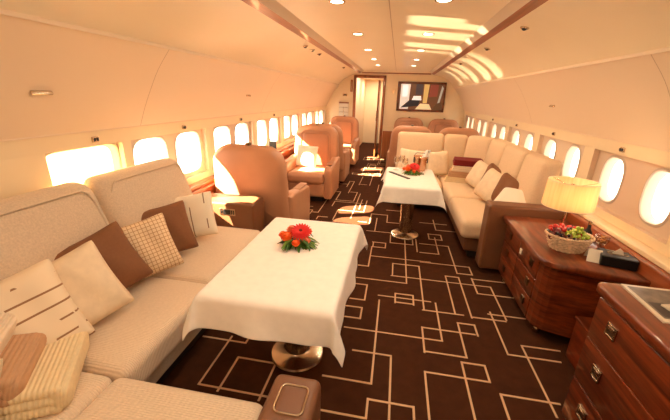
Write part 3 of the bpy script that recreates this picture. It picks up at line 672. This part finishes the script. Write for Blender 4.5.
# ================= cushions =================
def pillow(label, c, w, h, t, m_, rz=0, tilt=-.35, roll=0, group=None, fringe=None):
    """square cushion; face normal -y at rz = 0; stands on its lower edge"""
    m = MB(); n = 26; vs = []; fs = []
    for side in (1, -1):
        for j in range(n+1):
            for i in range(n+1):
                u = -1+2*i/n; v = -1+2*j/n
                pin = 1-.07*(1-v*v)*abs(u)**3; pv = 1-.07*(1-u*u)*abs(v)**3
                th = t/2*(max(0, (1-u**4)*(1-v**4)))**.5
                cr_ = 1-.035*(abs(u)**10)*(abs(v)**10); pin *= cr_; pv *= cr_
                wr = .006*math.sin(7*u+3*v+c[1]*9)*(1-u*u)*(1-v*v)
                vs.append((u*w/2*pin, -side*(th+wr), v*h/2*pv))
    N = (n+1)**2
    for s_ in (0, 1):
        for j in range(n):
            for i in range(n):
                q = [s_*N+j*(n+1)+i, s_*N+j*(n+1)+i+1, s_*N+(j+1)*(n+1)+i+1, s_*N+(j+1)*(n+1)+i]; fs.append(q if s_ == 0 else q[::-1])
    m.add(vs, fs, m_)
    o = m.build('cushion', ang=120)
    bm = bmesh.new(); bm.from_mesh(o.data); bmesh.ops.remove_doubles(bm, verts=bm.verts, dist=.0004); bmesh.ops.recalc_face_normals(bm, faces=bm.faces); bm.to_mesh(o.data); bm.free()
    o.matrix_world = Matrix.Translation(c) @ Matrix.Rotation(rz, 4, 'Z') @ Matrix.Rotation(tilt, 4, 'X') @ Matrix.Rotation(roll, 4, 'Y')
    tag(o, label, 'cushion', group)
    if fringe:
        f = MB(); P = [(x, 0, z) for x, z in rrect(w*.97, -h*.485, h*.485, .01, .01)]
        f.tube(P, .004, fringe, None, 6, True); f.build('piping', o)
    return o
GC = 'cushions on the left sofa'
# normals face +x (towards the aisle) and a little to the camera
pillow('cream cushion with broken brown woven stripes, nearest the camera on the left sofa', (-1.365, .90, .655), .43, .41, .16, STRIPEP, rz=1.02, tilt=-.42, roll=-.20, group=GC)
pillow('plain cream cushion between the striped one and the brown one', (-1.35, 1.15, .65), .39, .39, .14, CREAMP, rz=.95, tilt=-.42, roll=-.30, group=GC)
pillow('brown cushion leaning behind the plain cream one on the left sofa', (-1.42, 1.375, .66), .42, .38, .14, BROWNP, rz=1.0, tilt=-.42, roll=-.30, group=GC)
pillow('cream cushion with a fine brown check, between the two brown cushions', (-1.37, 1.66, .65), .36, .37, .13, CHECKP, rz=.78, tilt=-.42, roll=-.20, group=GC)
pillow('brown cushion behind the checked one, nearer the far armrest', (-1.43, 1.93, .655), .38, .37, .13, BROWNP, rz=.80, tilt=-.42, roll=-.12, group=GC)
pillow('off-white cushion with thin dark stripes at the sofa end by the armrest', (-1.42, 2.25, .655), .36, .36, .13, grid_mat('end_cushion_stripes', (.94,.90,.82), (.55,.42,.30), 9, .07, False), rz=.45, tilt=-.32, roll=PI/2-.12, group=GC)
pillow('grey-beige speckled cushion at the lower left corner', (-1.22, .50, .60), .36, .34, .13, mat('speckled_cushion_cloth', (.80,.74,.62), .9, noise_amt=.2, noise_scale=60), rz=.9, tilt=-.7, roll=.2, group=GC)
pillow('white cushion with sunlight on it on the tan armchair', (-1.27, 5.24, .65), .36, .36, .12, WHITEP, rz=-.1, tilt=-.28, roll=.03)

# ================= folded knit blankets =================
def blanket(label, c, w, d, t, m_, rz=0, group=None, tilt=0, rx=0, layers=3):
    """folded: a stack of soft layers wrapped by a round fold at +x"""
    m = MB(); lt = t/layers
    for i in range(layers):
        e = .006*i
        m.rbox((-w/2+e, -d/2+.003*i, -t/2+lt*i-.002), (w/2-.02-.004*abs(i-1), d/2-.004*i, -t/2+lt*(i+1)+.002), lt*.5, m_, mid=8, puff=(0,0,.002))
    m.rbox((w/2-.07, -d/2+.002, -t/2), (w/2, d/2-.002, t/2), t*.49, m_, mid=6)
    o = m.build('folded_blanket', ang=60); o.matrix_world = Matrix.Translation(c) @ Matrix.Rotation(rz, 4, 'Z') @ Matrix.Rotation(tilt, 4, 'Y') @ Matrix.Rotation(rx, 4, 'X')
    return tag(o, label, 'blanket', group)
GB = 'knit blankets on the left sofa'
A_ = .62
blanket('cream knit folded blanket at the bottom of the near stack', (-1.235, .79, .53), .38, .38, .11, CREAMK, A_, GB, .12)
blanket('tan knit folded blanket in the near stack on the left sofa', (-1.325, .73, .635), .36, .38, .10, TANK, A_, GB, .30)
blanket('off-white knit folded blanket under the red one, near stack', (-1.385, .70, .74), .34, .38, .10, WHITEK, A_, GB, .34)
blanket('dark red folded blanket on top of the near stack', (-1.45, .71, .835), .32, .34, .085, RED, A_, GB, .34)

# ================= right corner sofa =================
cs = empty('corner_sofa', 'L-shaped beige corner sofa with brown leather end along the right wall', 'sofa', (0,0,0))
m = MB(); m.rbox((.98,3.40,.02),(1.6,5.9,.10), .01, PLINTH); m.rbox((.24,4.95,.02),(1.1,5.9,.10), .01, PLINTH); m.build('plinth', cs)
m = MB(); m.rbox((.93,3.38,.09),(1.65,5.95,.28), .025, ARML); m.rbox((.20,4.88,.09),(1.0,5.95,.28), .025, ARML); m.build('base', cs)
m = MB(); m.rbox((.86,3.20+.09,.26),(1.55,4.20,.45), .06, SEATR, puff=(0,0,.012), mid=8); m.build('seat_cushion', cs)
m = MB(); m.rbox((.86,4.21,.26),(1.55,5.60,.45), .06, SEATR, puff=(0,0,.012), mid=8); m.build('seat_cushion', cs)
m = MB(); m.rbox((.18,4.78,.26),(.85,5.60,.45), .06, SEATR, puff=(0,0,.012), mid=8); m.build('seat_cushion', cs)
def slant(M, w, label, z1=1.07, th=.17):
    """back cushion: face towards local -y, width w along local x"""
    m = MB()
    def fn(p, u): return Vector((p.x, p.y+.10*(u[2]+1)/2, p.z))
    m.rbox((-w/2,-th/2,.40),(w/2,th/2,z1), .055, SEATR, M, puff=(0,.015,0), fn=fn, mid=8); return m.build('back_cushion', cs)
slant(RT((.535,5.62,0)), .74, '')
slant(RT((1.08,5.60,0), rz=-.06), .36, '', 1.07)
slant(RT((1.36,5.40,0), rz=-PI/4), .42, '', 1.08)
slant(RT((1.485,4.92,0), rz=-PI/2), .66, '', 1.09)
slant(RT((1.49,4.24,0), rz=-PI/2), .68, '', 1.09)
slant(RT((1.50,3.62,0), rz=-PI/2), .54, '', 1.09)
m = MB(); m.rbox((1.03,3.09,.05),(1.70,3.27,.70), .022, ARML); a = m.build('armrest', cs)
m = MB(); m.tube([(1.66,3.10,.692),(1.05,3.10,.692),(1.038,3.10,.68),(1.038,3.10,.10)], .004, PIPING, None, 6); m.build('piping', a)
GR = 'cushions on the corner sofa'
pillow('cream patterned cushion leaning at the front of the corner sofa cushion row', (1.30, 4.66, .635), .38, .37, .20, CREAMP, rz=-1.12, tilt=-.42, roll=.16, group=GR)
pillow('brown cushion behind the first cream cushion of the corner sofa row', (1.39, 4.46, .635), .38, .37, .18, BROWNP, rz=-1.15, tilt=-.42, roll=.20, group=GR)
pillow('cream patterned cushion between the two brown cushions of the corner sofa', (1.30, 4.04, .64), .40, .38, .20, CREAMP, rz=-1.08, tilt=-.45, roll=.18, group=GR)
pillow('brown cushion nearest the window among the corner sofa cushions', (1.39, 3.85, .64), .38, .37, .18, BROWNP, rz=-1.12, tilt=-.45, roll=.20, group=GR)
pillow('white cushion slumped behind the brown leather sofa end', (1.40, 3.53, .60), .44, .38, .18, WHITEP, rz=-.75, tilt=-1.0, roll=.0, group=GR)
pillow('cream cushion leaning on the far back of the corner sofa', (.80, 5.36, .645), .36, .38, .14, CREAMP, rz=.25, tilt=-.25, roll=-.08, group=GR)
pillow('cream cushion behind the flowers and bucket on the corner sofa', (.40, 5.42, .645), .40, .38, .14, CREAMP, rz=-.15, tilt=-.28, roll=.05, group=GR)
GB2 = 'folded blankets on the corner sofa'
for i, (mm_, lb, dx, w, t) in enumerate([(CREAMK,'cream folded blanket at the bottom of the corner sofa stack',0,.46,.080),(TANK,'tan folded blanket second from the bottom, corner sofa stack',.03,.46,.085),(WHITEK,'off-white folded blanket just under the red one, corner sofa stack',.05,.42,.080),(RED,'dark red folded blanket on top of the corner sofa stack',.05,.42,.078)]):
    blanket(lb, (1.15+dx, 5.08, .495+.084*i), w, .34, t, mm_, -.28+.05*i, GB2)

# ================= dressers =================
def dresser_far():
    H = .62
    o = empty('chest_of_drawers', 'glossy dark wood chest of drawers carrying the table lamp', 'chest of drawers', (0,0,0))
    P = [(1.19,3.04),(1.19,2.28)]+[(1.19+.09*(1-math.cos(a)), 2.28-.12*math.sin(a)) for a in (.4,.8,1.2)]+[(1.29,2.155),(1.40,2.12),(1.675,2.09),(1.675,3.04)]
    m = MB(); m.prism(P, .09, H-.05, VENEER, 'z'); m.build('body', o, smooth=False)
    Q = [(1.15,3.07),(1.15,2.28)]+[(1.15+.11*(1-math.cos(a)), 2.28-.15*math.sin(a)) for a in (.3,.6,.9,1.2)]+[(1.27,2.12),(1.678,2.02),(1.678,3.07)]
    m = MB(); Q2 = [(x+(.02 if x < 1.5 else 0), y+(.015 if y < 2.2 else 0)) for x, y in Q]
    n = len(Q)
    lv = [(Q2,H-.055),(Q,H-.04),(Q,H-.008),([(x+.008 if x < 1.5 else x, y+.006 if y < 2.2 else y) for x, y in Q],H)]
    vs = [(x,y,z) for q, z in lv for x, y in q]
    m.add(vs, [[j*n+i,j*n+(i+1)%n,(j+1)*n+(i+1)%n,(j+1)*n+i] for j in range(3) for i in range(n)]+[list(range(n-1,-1,-1)),[3*n+i for i in range(n)]], VTOP); m.build('top', o, ang=50)
    for y0, y1 in ((2.30,2.662),(2.668,3.03)):
        for z0, z1 in ((.41,.562),(.252,.405),(.095,.247)):
            m = MB(); m.rbox((1.184,y0,z0),(1.20,y1,z1), .003, VENEER, k=2, mid=2); d = m.build('drawer', o)
            yc = (y0+y1)/2-.08; zc = (z0+z1)/2+.01
            m = MB()
            yc = 2.40 if y0 < 2.5 else 2.88
            m.rbox((1.174,yc-.028,zc-.028),(1.186,yc+.028,zc+.028), .004, BRONZE); m.build('handle', d)
            m = MB(); m.rbox((1.165,yc-.017,zc-.012),(1.170,yc+.017,zc+.016), .002, DKGREY); m.build('recess', d) if False else None
    m = MB(); m.box((1.30,2.33,.06),(1.66,3.0,.09), PLINTH); m.build('plinth', o)
    for x, y in ((1.265,2.27),(1.245,2.98),(1.62,2.13),(1.62,2.98)):
        m = MB(); m.lathe([(.012,.0),(.024,.004),(.026,.02),(.02,.045),(.012,.055),(.012,.092)], CHROME, RT((x,y,0)), 16); m.build('foot', o)
    return o
dresser_far()
def dresser_near():
    H = .815
    o = empty('chest_of_drawers', 'tall glossy dark wood chest of drawers in the lower right corner', 'chest of drawers', (0,0,0))
    m = MB(); m.rbox((1.135,-.55,.02),(1.675,1.545,H-.05), .01, VENEER); m.build('body', o)
    n = 7; P = rrect(.57, -.6, 1.575, .035, .01)
    m = MB(); R = [(p, H-.055, .014) for p in P]
    lv = [(.014,H-.055),(0,H-.04),(0,H-.010),(.004,H-.003),(.012,H)]; k = len(P); vs = []
    cx, cy = 1.395, .49
    for ins, z in lv:
        for x, y in P:
            X = x+1.395; vs.append((X-ins*math.copysign(1, X-cx), y-ins*math.copysign(1, y-cy), z))
    m.add(vs, [[j*k+i,j*k+(i+1)%k,(j+1)*k+(i+1)%k,(j+1)*k+i] for j in range(4) for i in range(k)]+[list(range(k-1,-1,-1)),[4*k+i for i in range(k)]], VTOP); m.build('top', o, ang=50)
    for y0, y1 in ((.928,1.54),(.30,.922)):
        for z0, z1 in ((.535,.75),(.29,.529),(.04,.284)):
            m = MB(); m.rbox((1.128,y0,z0),(1.14,y1,z1), .003, VENEER, k=2, mid=2); d = m.build('drawer', o)
            yc = y1-.14; zc = (z0+z1)/2+.02
            m = MB()
            for a, b, c_, e in ((-.032,.032,.022,.032),(-.032,.032,-.032,-.022),(-.032,-.022,-.032,.032),(.022,.032,-.032,.032)): m.rbox((1.120,yc+a,zc+c_),(1.130,yc+b,zc+e), .003, CHROME)
            m.rbox((1.124,yc-.028,zc-.028),(1.130,yc+.028,zc+.028), .002, BRONZE); h = m.build('handle', d)
            m = MB(); m.rbox((1.118,yc-.022,zc+.002),(1.126,yc+.022,zc+.022), .003, CHROME); m.build('pull_flap', h)
    return o
dresser_near()
small('step_box', 'low reddish wooden step block in the gap between the chests of drawers', 'box', lambda m: (m.rbox((1.37,1.60,.0),(1.67,2.05,.29), .008, VENEERX), m.rbox((1.362,1.60,.29),(1.672,2.06,.31), .006, VTOP)))
small('paper_tag', 'tiny white paper tag on the front of the far chest of drawers', 'tag', lambda m: m.rbox((1.178,2.60,.455),(1.184,2.635,.50), .002, PAPER))

# ================= table lamp =================
LX, LY, LZ = 1.425, 2.62, .62
lp = empty('table_lamp', 'lit table lamp with a round cream drum shade on the far chest', 'lamp', (LX, LY, LZ))
m = MB(); m.lathe([(.075,0),(.078,.006),(.07,.014),(.012,.02)], BRUSH, n=32); m.build('base', lp)
m = MB(); m.lathe([(.009,.015),(.009,.40)], CHROME, n=16); m.build('pole', lp)
m = MB(); m.lathe([(.168,.255),(.160,.448),(.157,.448),(.165,.255)], shade_mat('lampshade_pleated', (.98,.90,.78), mixv=.55), n=64, cap=False); sh = m.build('lamp_shade', lp)
for z, r in ((.256,.167),(.447,.159)):
    m = MB(); m.tube([(r*math.cos(2*PI*i/48), r*math.sin(2*PI*i/48), z) for i in range(48)], .0025, PAPER, None, 6, True); m.build('shade_rim', sh)
m = MB()
for i in range(3): t = i*2*PI/3; m.tube([(0,0,.40),(.158*math.cos(t),.158*math.sin(t),.44)], .0025, BRUSH, None, 6)
m.build('shade_carrier', sh)
m = MB(); m.lathe([(1e-4,.40),(.014,.402),(.016,.41),(.010,.425),(1e-4,.428)], BRUSH, n=16); m.build('finial', lp)
m = MB(); m.lathe([(.012,.27),(.022,.30),(.028,.335),(.02,.365),(1e-4,.375)], mat('bulb_glow', (1,.9,.7), emit=(1,.82,.52), es=12), n=20); m.build('bulb', lp)
l = bpy.data.lights.new('table_lamp_light', 'POINT'); l.energy = 4.5; l.color = (1, .68, .38); l.shadow_soft_size = .05
lo = bpy.data.objects.new('table_lamp_light', l); COL.objects.link(lo); lo.location = (LX+.0, LY-.05, LZ+.35)

# ================= fruit basket =================
BX, BY, BZ = 1.385, 2.41, .62
bk = empty('fruit_basket', 'round woven wicker basket filled with fruit in front of the lamp', 'basket', (BX, BY, BZ))
def br(z): return .098+.042*(z/.10)
m = MB()
for j in range(9):
    z = .006+j*.0105; N = 72
    m.tube([((br(z)+.005*math.cos(N/4*2*PI*i/N+PI*j))*math.cos(2*PI*i/N)*1.0, (br(z)+.005*math.cos(N/4*2*PI*i/N+PI*j))*math.sin(2*PI*i/N)*.8, z) for i in range(N)], .0055, WICKER, None, 6, True)
m.build('weave', bk)
m = MB()
for i in range(18): t = 2*PI*i/18; m.tube([(br(z)*math.cos(t), br(z)*math.sin(t)*.8, z) for z in (0,.05,.105)], .004, WICKER, None, 6)
m.build('stake', bk)
m = MB(); N = 72
for ph in (0, PI): m.tube([((br(.108)+.006*math.cos(18*2*PI*i/N+ph))*math.cos(2*PI*i/N), (br(.108)+.006*math.cos(18*2*PI*i/N+ph))*math.sin(2*PI*i/N)*.8, .108+.005*math.sin(18*2*PI*i/N+ph)) for i in range(N)], .006, WICKER, None, 6, True)
m.build('rim', bk)
m = MB(); m.lathe([(1e-4,.0),(.096,.0),(.096,.006),(1e-4,.006)], WICKER, RT() @ Matrix.Diagonal((1,.8,1,1)), 32, False); m.build('bottom', bk)
def fruit(name, label, cat, n, r, mt, region, group, sc=(1,1,1), seed=0, zlift=0):
    rd = random.Random(seed); pts = []; first = None; tries = 0
    while len(pts) < n and tries < 4000:
        tries += 1
        cx, cy, rad, z0 = region; a = rd.uniform(0, 2*PI); q = rad*math.sqrt(rd.random()); x = cx+q*math.cos(a); y = cy+q*math.sin(a)*.8
        z = z0+zlift+.035*(1-(q/rad)**2)+rd.uniform(-.006,.006)
        p = Vector((x, y, z))
        if all((p-w).length > 1.75*min(r, r) for w in ALLF): pts.append(p); ALLF.append(p)
    for p in pts:
        if first is None:
            m = MB(); m.ball((0,0,0), r, mt, 14, 9, sc); first = o = tag(m.build(name), label, cat, group)
        else: o = first.copy(); COL.objects.link(o)
        o.location = (BX+p.x, BY+p.y, BZ+p.z); o.rotation_euler = (rd.uniform(0,3), rd.uniform(0,3), 0)
ALLF = []
fruit('plum', 'dark red plum at the left side of the fruit basket', 'plum', 3, .026, PLUM, (-.085,-.01,.035,.095), 'plums in the basket', seed=4)
fruit('strawberry', 'red strawberry among the fruit in the basket', 'strawberry', 14, .017, BERRY, (-.01,.045,.105,.115), 'strawberries in the basket', (1,1,1.25), 2)
fruit('grape', 'green grape in the middle of the fruit basket', 'grape', 34, .0125, GRAPE, (.03,-.035,.065,.120), 'green grapes in the basket', (1,1,1.15), 1)
fruit('grape', 'green grape in the middle of the fruit basket', 'grape', 9, .0125, GRAPE, (.035,-.035,.035,.140), 'green grapes in the basket', (1,1,1.15), 9)
fruit('dark_grape', 'dark purple grape at the rim of the fruit basket', 'grape', 26, .0115, DGRAPE, (-.01,0,.125,.113), 'dark grapes in the basket', seed=5)
# items beside the basket
gt = empty('goblet_of_nuts', 'small clear glass goblet of nuts beside the fruit basket', 'glass', (1.60, 2.42, .62))
m = MB(); m.lathe([(.034,0),(.034,.004),(.006,.010),(.005,.045),(.03,.06),(.042,.085),(.044,.115),(.042,.115),(.040,.086),(.028,.063),(1e-4,.056)], GLASS, n=28, cap=False); m.build('bowl', gt)
nuts = mat('nuts', (.72,.50,.28), .6, noise_amt=.2, noise_scale=80)
m = MB(); rd = random.Random(1)
for i in range(26): a = rd.uniform(0,6.28); q = rd.uniform(0,.028); m.ball((q*math.cos(a), q*math.sin(a), .075+rd.uniform(0,.035)), .008, nuts, 8, 6, (1.3,.9,.8))
m.build('nuts', gt, kind='stuff')
small('menu_card', 'folded shiny white menu card propped by the fruit basket', 'card', lambda m: (m.add([(1.43,2.23,.622),(1.50,2.205,.622),(1.515,2.24,.70),(1.445,2.265,.70),(1.432,2.232,.621),(1.502,2.207,.621),(1.517,2.242,.699),(1.447,2.267,.699)], [(0,1,2,3),(7,6,5,4),(0,4,5,1),(1,5,6,2),(2,6,7,3),(3,7,4,0)], PAPER), m.add([(1.445,2.266,.70),(1.515,2.241,.70),(1.53,2.30,.622),(1.46,2.325,.622),(1.445,2.264,.699),(1.515,2.239,.699),(1.53,2.298,.621),(1.46,2.323,.621)], [(0,1,2,3),(7,6,5,4),(0,4,5,1),(1,5,6,2),(2,6,7,3),(3,7,4,0)], PAPER)))
bt = empty('dark_bottle', 'slim dark bottle behind the fruit basket', 'bottle', (1.60, 2.60, .62))
m = MB(); m.lathe([(1e-4,0),(.026,0),(.028,.006),(.028,.075),(.012,.105),(.011,.14),(1e-4,.14)], BLACK, n=24, cap=False); m.build('body', bt)
m = MB(); m.lathe([(.0125,.135),(.0125,.16),(1e-4,.161)], BRUSH, n=20); m.build('cap', bt)
tb = empty('tissue_box', 'flat black leather tissue box on the far chest of drawers', 'tissue box', (1.60, 2.23, .62), -.30)
m = MB(); m.rbox((-.095,-.07,0),(.095,.07,.07), .008, BLACK); m.build('body', tb)
m = MB(); m.tube([(x,y,.071) for x, y in rrect(.11, -.014, .014, .013, .013)], .002, BRUSH, None, 6, True); m.build('slot_rim', tb)
m = MB(); m.add([(-.03,0,.070),(.03,.0,.070),(.025,.012,.09),(.004,.004,.108),(-.022,-.006,.088),(-.03,.004,.072),(.03,.004,.072),(.025,.016,.091),(.004,.008,.109),(-.022,-.002,.089)], [(0,1,2,3,4),(9,8,7,6,5),(0,5,6,1),(1,6,7,2),(2,7,8,3),(3,8,9,4),(4,9,5,0)], PAPER); m.build('tissue', tb)
# magazines
def magazine(label, c, rz, w, l, cover, n):
    o = empty('magazine', label, 'magazine', c, rz, 'magazines on the near chest')
    m = MB(); m.box((-w/2+.002,-l/2+.002,.0008),(w/2-.002,l/2-.002,.0065), PAPER); m.build('pages', o, smooth=False)
    m = MB()
    m.box((-w/2,-l/2,0),(w/2,l/2,.0008), cover[0][1]); m.box((-w/2,-l/2,.0065),(w/2,l/2,.0075), cover[0][1]); m.box((-w/2-.001,-l/2,0),(-w/2,l/2,.0075), cover[0][1])
    for i, ((x0,y0,x1,y1), mt) in enumerate(cover[1:]): m.box((-w/2+w*x0,-l/2+l*y0,.0075),(-w/2+w*x1,-l/2+l*y1,.0078+.0001*i), mt)
    m.build('cover', o, smooth=False); return o
GM = mat('cover_grey', (.42,.38,.34), .3, noise_amt=.5, noise_scale=18); LM = mat('cover_light', (.82,.77,.68), .3); OM = mat('cover_orange', (.85,.38,.18), .35); KM = mat('cover_dark', (.22,.19,.18), .3, noise_amt=.4, noise_scale=25)
magazine('magazine with a black and white photo cover lying underneath', (1.325, 1.41, .815), -.03, .25, .28, [(None, LM), ((.06,.08,.96,.94), GM), ((.1,.12,.5,.5), KM)], 1)
magazine('pale magazine with an orange corner lying on top', (1.405, 1.27, .8235), .22, .23, .30, [(None, LM), ((.55,.08,.95,.3), OM), ((.08,.80,.9,.93), GM)], 2)

# ================= flowers =================
def flowers(label, c, R, seed, rosecol=ORANGE):
    rd = random.Random(seed); o = empty('flower_arrangement', label, 'flowers', c)
    m = MB(); m.lathe([(1e-4,0),(.045,0),(.05,.02),(.045,.03),(1e-4,.03)], GREEN, n=20, cap=False); m.build('foam_base', o)
    m = MB()
    for i in range(58):
        a = rd.uniform(0, 2*PI); L = R*rd.uniform(.55, 1.05); wd = rd.uniform(.010,.018); lift = rd.uniform(-.015,.03); mt = GREEN if rd.random() < .6 else GREEN2
        P = []; 
        for j in range(5):
            t = j/4; w_ = wd*math.sin(PI*min(.97, t+.08))+.0008; x = .02+L*t; z = .03+lift*math.sin(t*PI*.9)*1.2-.028*t*t
            P += [(x,-w_,z),(x,0,z-.003),(x,w_,z)]
        vs = P+[(x,y,z-.0012) for x,y,z in P]; fs = []
        for j in range(4):
            for k in range(2):
                q = [j*3+k,j*3+k+1,(j+1)*3+k+1,(j+1)*3+k]; fs.append(q); fs.append([w+15 for w in q[::-1]])
        m.add(vs, fs, mt, RT(rz=a))
    m.build('foliage', o, kind='stuff')
    def gerb(p, r, tx, ty):
        M = RT(p, tx, ty)
        m = MB()
        for ring, (n, rr, zz, up) in enumerate(((22, r, 0, .10), (18, r*.78, .004, .25), (12, r*.5, .008, .5))):
            for i in range(n):
                a = 2*PI*i/n+ring*.2; P = []
                for j in range(5):
                    t = j/4; w_ = r*.13*(math.sin(PI*min(.93,t*.85+.15)))+.0005; x = r*.12+rr*.88*t; z = zz+up*x-.9*t*t*rr*.15
                    P += [(x,-w_,z),(x,w_,z)]
                vs = P+[(x,y,z-.001) for x,y,z in P]; fs = []
                for j in range(4): q = [j*2,j*2+1,j*2+3,j*2+2]; fs += [q, [w+10 for w in q[::-1]]]
                m.add(vs, fs, REDP, M @ RT(rz=a))
        g = m.build('gerbera', o)
        m = MB(); m.ball((0,0,.008), r*.22, mat('gerbera_eye', (.35,.08,.03), .8, noise_amt=.4, noise_scale=300), 14, 8, (1,1,.5), M); m.build('flower_eye', g)
    gerb((R*.18,-R*.02,.088), R*.58, .5, .08)
    for (x, y, z, r, mt) in ((-.45,-.42,.066,.36,rosecol),(-.38,.30,.078,.34,PINK),(.40,.62,.062,.26,rosecol),(-.80,.0,.055,.26,rosecol),(.12,-.72,.046,.24,rosecol),(.62,-.35,.05,.2,PINK)):
        m = MB(); r *= R; M = RT((x*R, y*R, z), .2*-y, .2*x)
        m.ball((0,0,0), r*.62, mt, 14, 8, (1,1,.9), M)
        for ring, (n, q, h) in enumerate(((3,.55,.9),(4,.75,.75),(5,.95,.5))):
            for i in range(n):
                a = 2*PI*i/n+ring; P = []
                for j in range(4):
                    for k in range(4):
                        u = -.8+1.6*k/3; v = j/3; rr = r*q*(.6+.4*v); P.append((rr*math.cos(u*1.0), rr*math.sin(u*1.0), r*(-.5+h*1.2*v)))
                vs = P+[(x_*.96,y_*.96,z_) for x_,y_,z_ in P]; fs = []
                for j in range(3):
                    for k in range(3): w = [j*4+k,j*4+k+1,(j+1)*4+k+1,(j+1)*4+k]; fs += [w, [v_+16 for v_ in w[::-1]]]
                m.add(vs, fs, mt, M @ RT(rz=a))
        m.build('rose', o)
    return o
flowers('red gerbera and orange rose arrangement on the near white table', (-.405, 1.78, .736), .115, 3)
flowers('red gerbera and orange rose arrangement on the table by the corner sofa', (.36, 4.05, .736), .12, 5)

# ================= tableware =================
small('dark_bill_folder', 'slim dark folder lying across the corner sofa table', 'folder', lambda m: m.rbox((-.02,-.19,0),(.02,.19,.010), .004, DKGREY, RT((.205,3.90,.7365), rz=.62)))
def goblet(label, x, y, h=.17):
    o = empty('wine_glass', label, 'glass', (x, y, .736), 0, 'wine glasses on the corner sofa table')
    m = MB(); m.lathe([(.033,0),(.033,.003),(.005,.008),(.004,h*.45)], GLASS, n=24, cap=False); m.build('stem', o)
    m = MB(); m.lathe([(.004,h*.45),(.026,h*.55),(.036,h*.72),(.031,h),(.0295,h),(.0345,h*.72),(.025,h*.56),(1e-4,h*.47)], GLASS, n=28, cap=False); m.build('bowl', o)
goblet('wine glass at the left of the three on the corner sofa table', .165, 4.20)
goblet('wine glass at the back of the three on the corner sofa table', .235, 4.31)
goblet('wine glass nearest the flowers on the corner sofa table', .27, 4.17, .16)
bu = empty('wine_cooler', 'polished wine cooler with dark ring handles on the corner sofa table', 'wine cooler', (.46, 4.27, .736))
m = MB(); m.lathe([(1e-4,0),(.062,0),(.066,.005),(.082,.15),(.09,.175),(.094,.178),(.090,.182),(.079,.15),(.06,.012),(1e-4,.012)], mat('rosy_metal', (.85,.66,.52), .25, metal=1), n=40, cap=False); m.build('body', bu)
for s in (-1, 1):
    m = MB(); m.tube([(s*.082+.0*math.cos(t), .034*math.cos(t), .135+.034*math.sin(t)) for t in [2*PI*i/20 for i in range(20)]], .005, BLACK, None, 6, True); m.build('handle', bu)
m = MB(); m.tube([(-.085,-.02,.19),(-.06,-.03,.225),(.06,-.03,.225),(.085,-.02,.19)], .004, BLACK, None, 6); m.build('bail', bu) 
wb = empty('wine_bottle', 'bottle wrapped in a white napkin standing in the wine cooler', 'bottle', (.465, 4.28, .75), .0); wb.rotation_euler = (.1,.30,0)
m = MB(); m.lathe([(1e-4,0),(.036,0),(.038,.01),(.038,.15),(.015,.20),(.014,.25),(1e-4,.25)], mat('bottle_glass', (.10,.16,.06), .1, spec=.8), n=28, cap=False); m.build('body', wb)
m = MB(); vs = []; fs = []
for j in range(7):
    z = .13+.02*j; r = .044-.003*j+.004*(j % 2)
    for i in range(32): t = 2*PI*i/32; rr = r+.006*math.sin(5*t+j); vs.append((rr*math.cos(t), rr*math.sin(t), z+.02*math.sin(2*t)))
for j in range(6):
    for i in range(32): fs.append([j*32+i, j*32+(i+1)%32, (j+1)*32+(i+1)%32, (j+1)*32+i])
m.add(vs, fs, LINEN); m.build('napkin', wb)
mo = empty('monitor', 'small dark monitor standing on the left ledge between the armchairs', 'monitor', (-1.66, 4.74, .735), .15)
m = MB(); m.rbox((-.045,-.03,0),(.045,.03,.014), .004, DKGREY); m.build('base', mo)
m = MB(); m.rbox((-.01,-.008,.01),(.01,.012,.10), .003, DKGREY); m.build('stand', mo)
m = MB(); m.rbox((-.055,-.014,.07),(.055,.010,.20), .008, DKGREY); b = m.build('housing', mo)
m = MB(); m.box((-.047,-.016,.078),(.047,-.0135,.192), BLACK); m.build('screen', b)
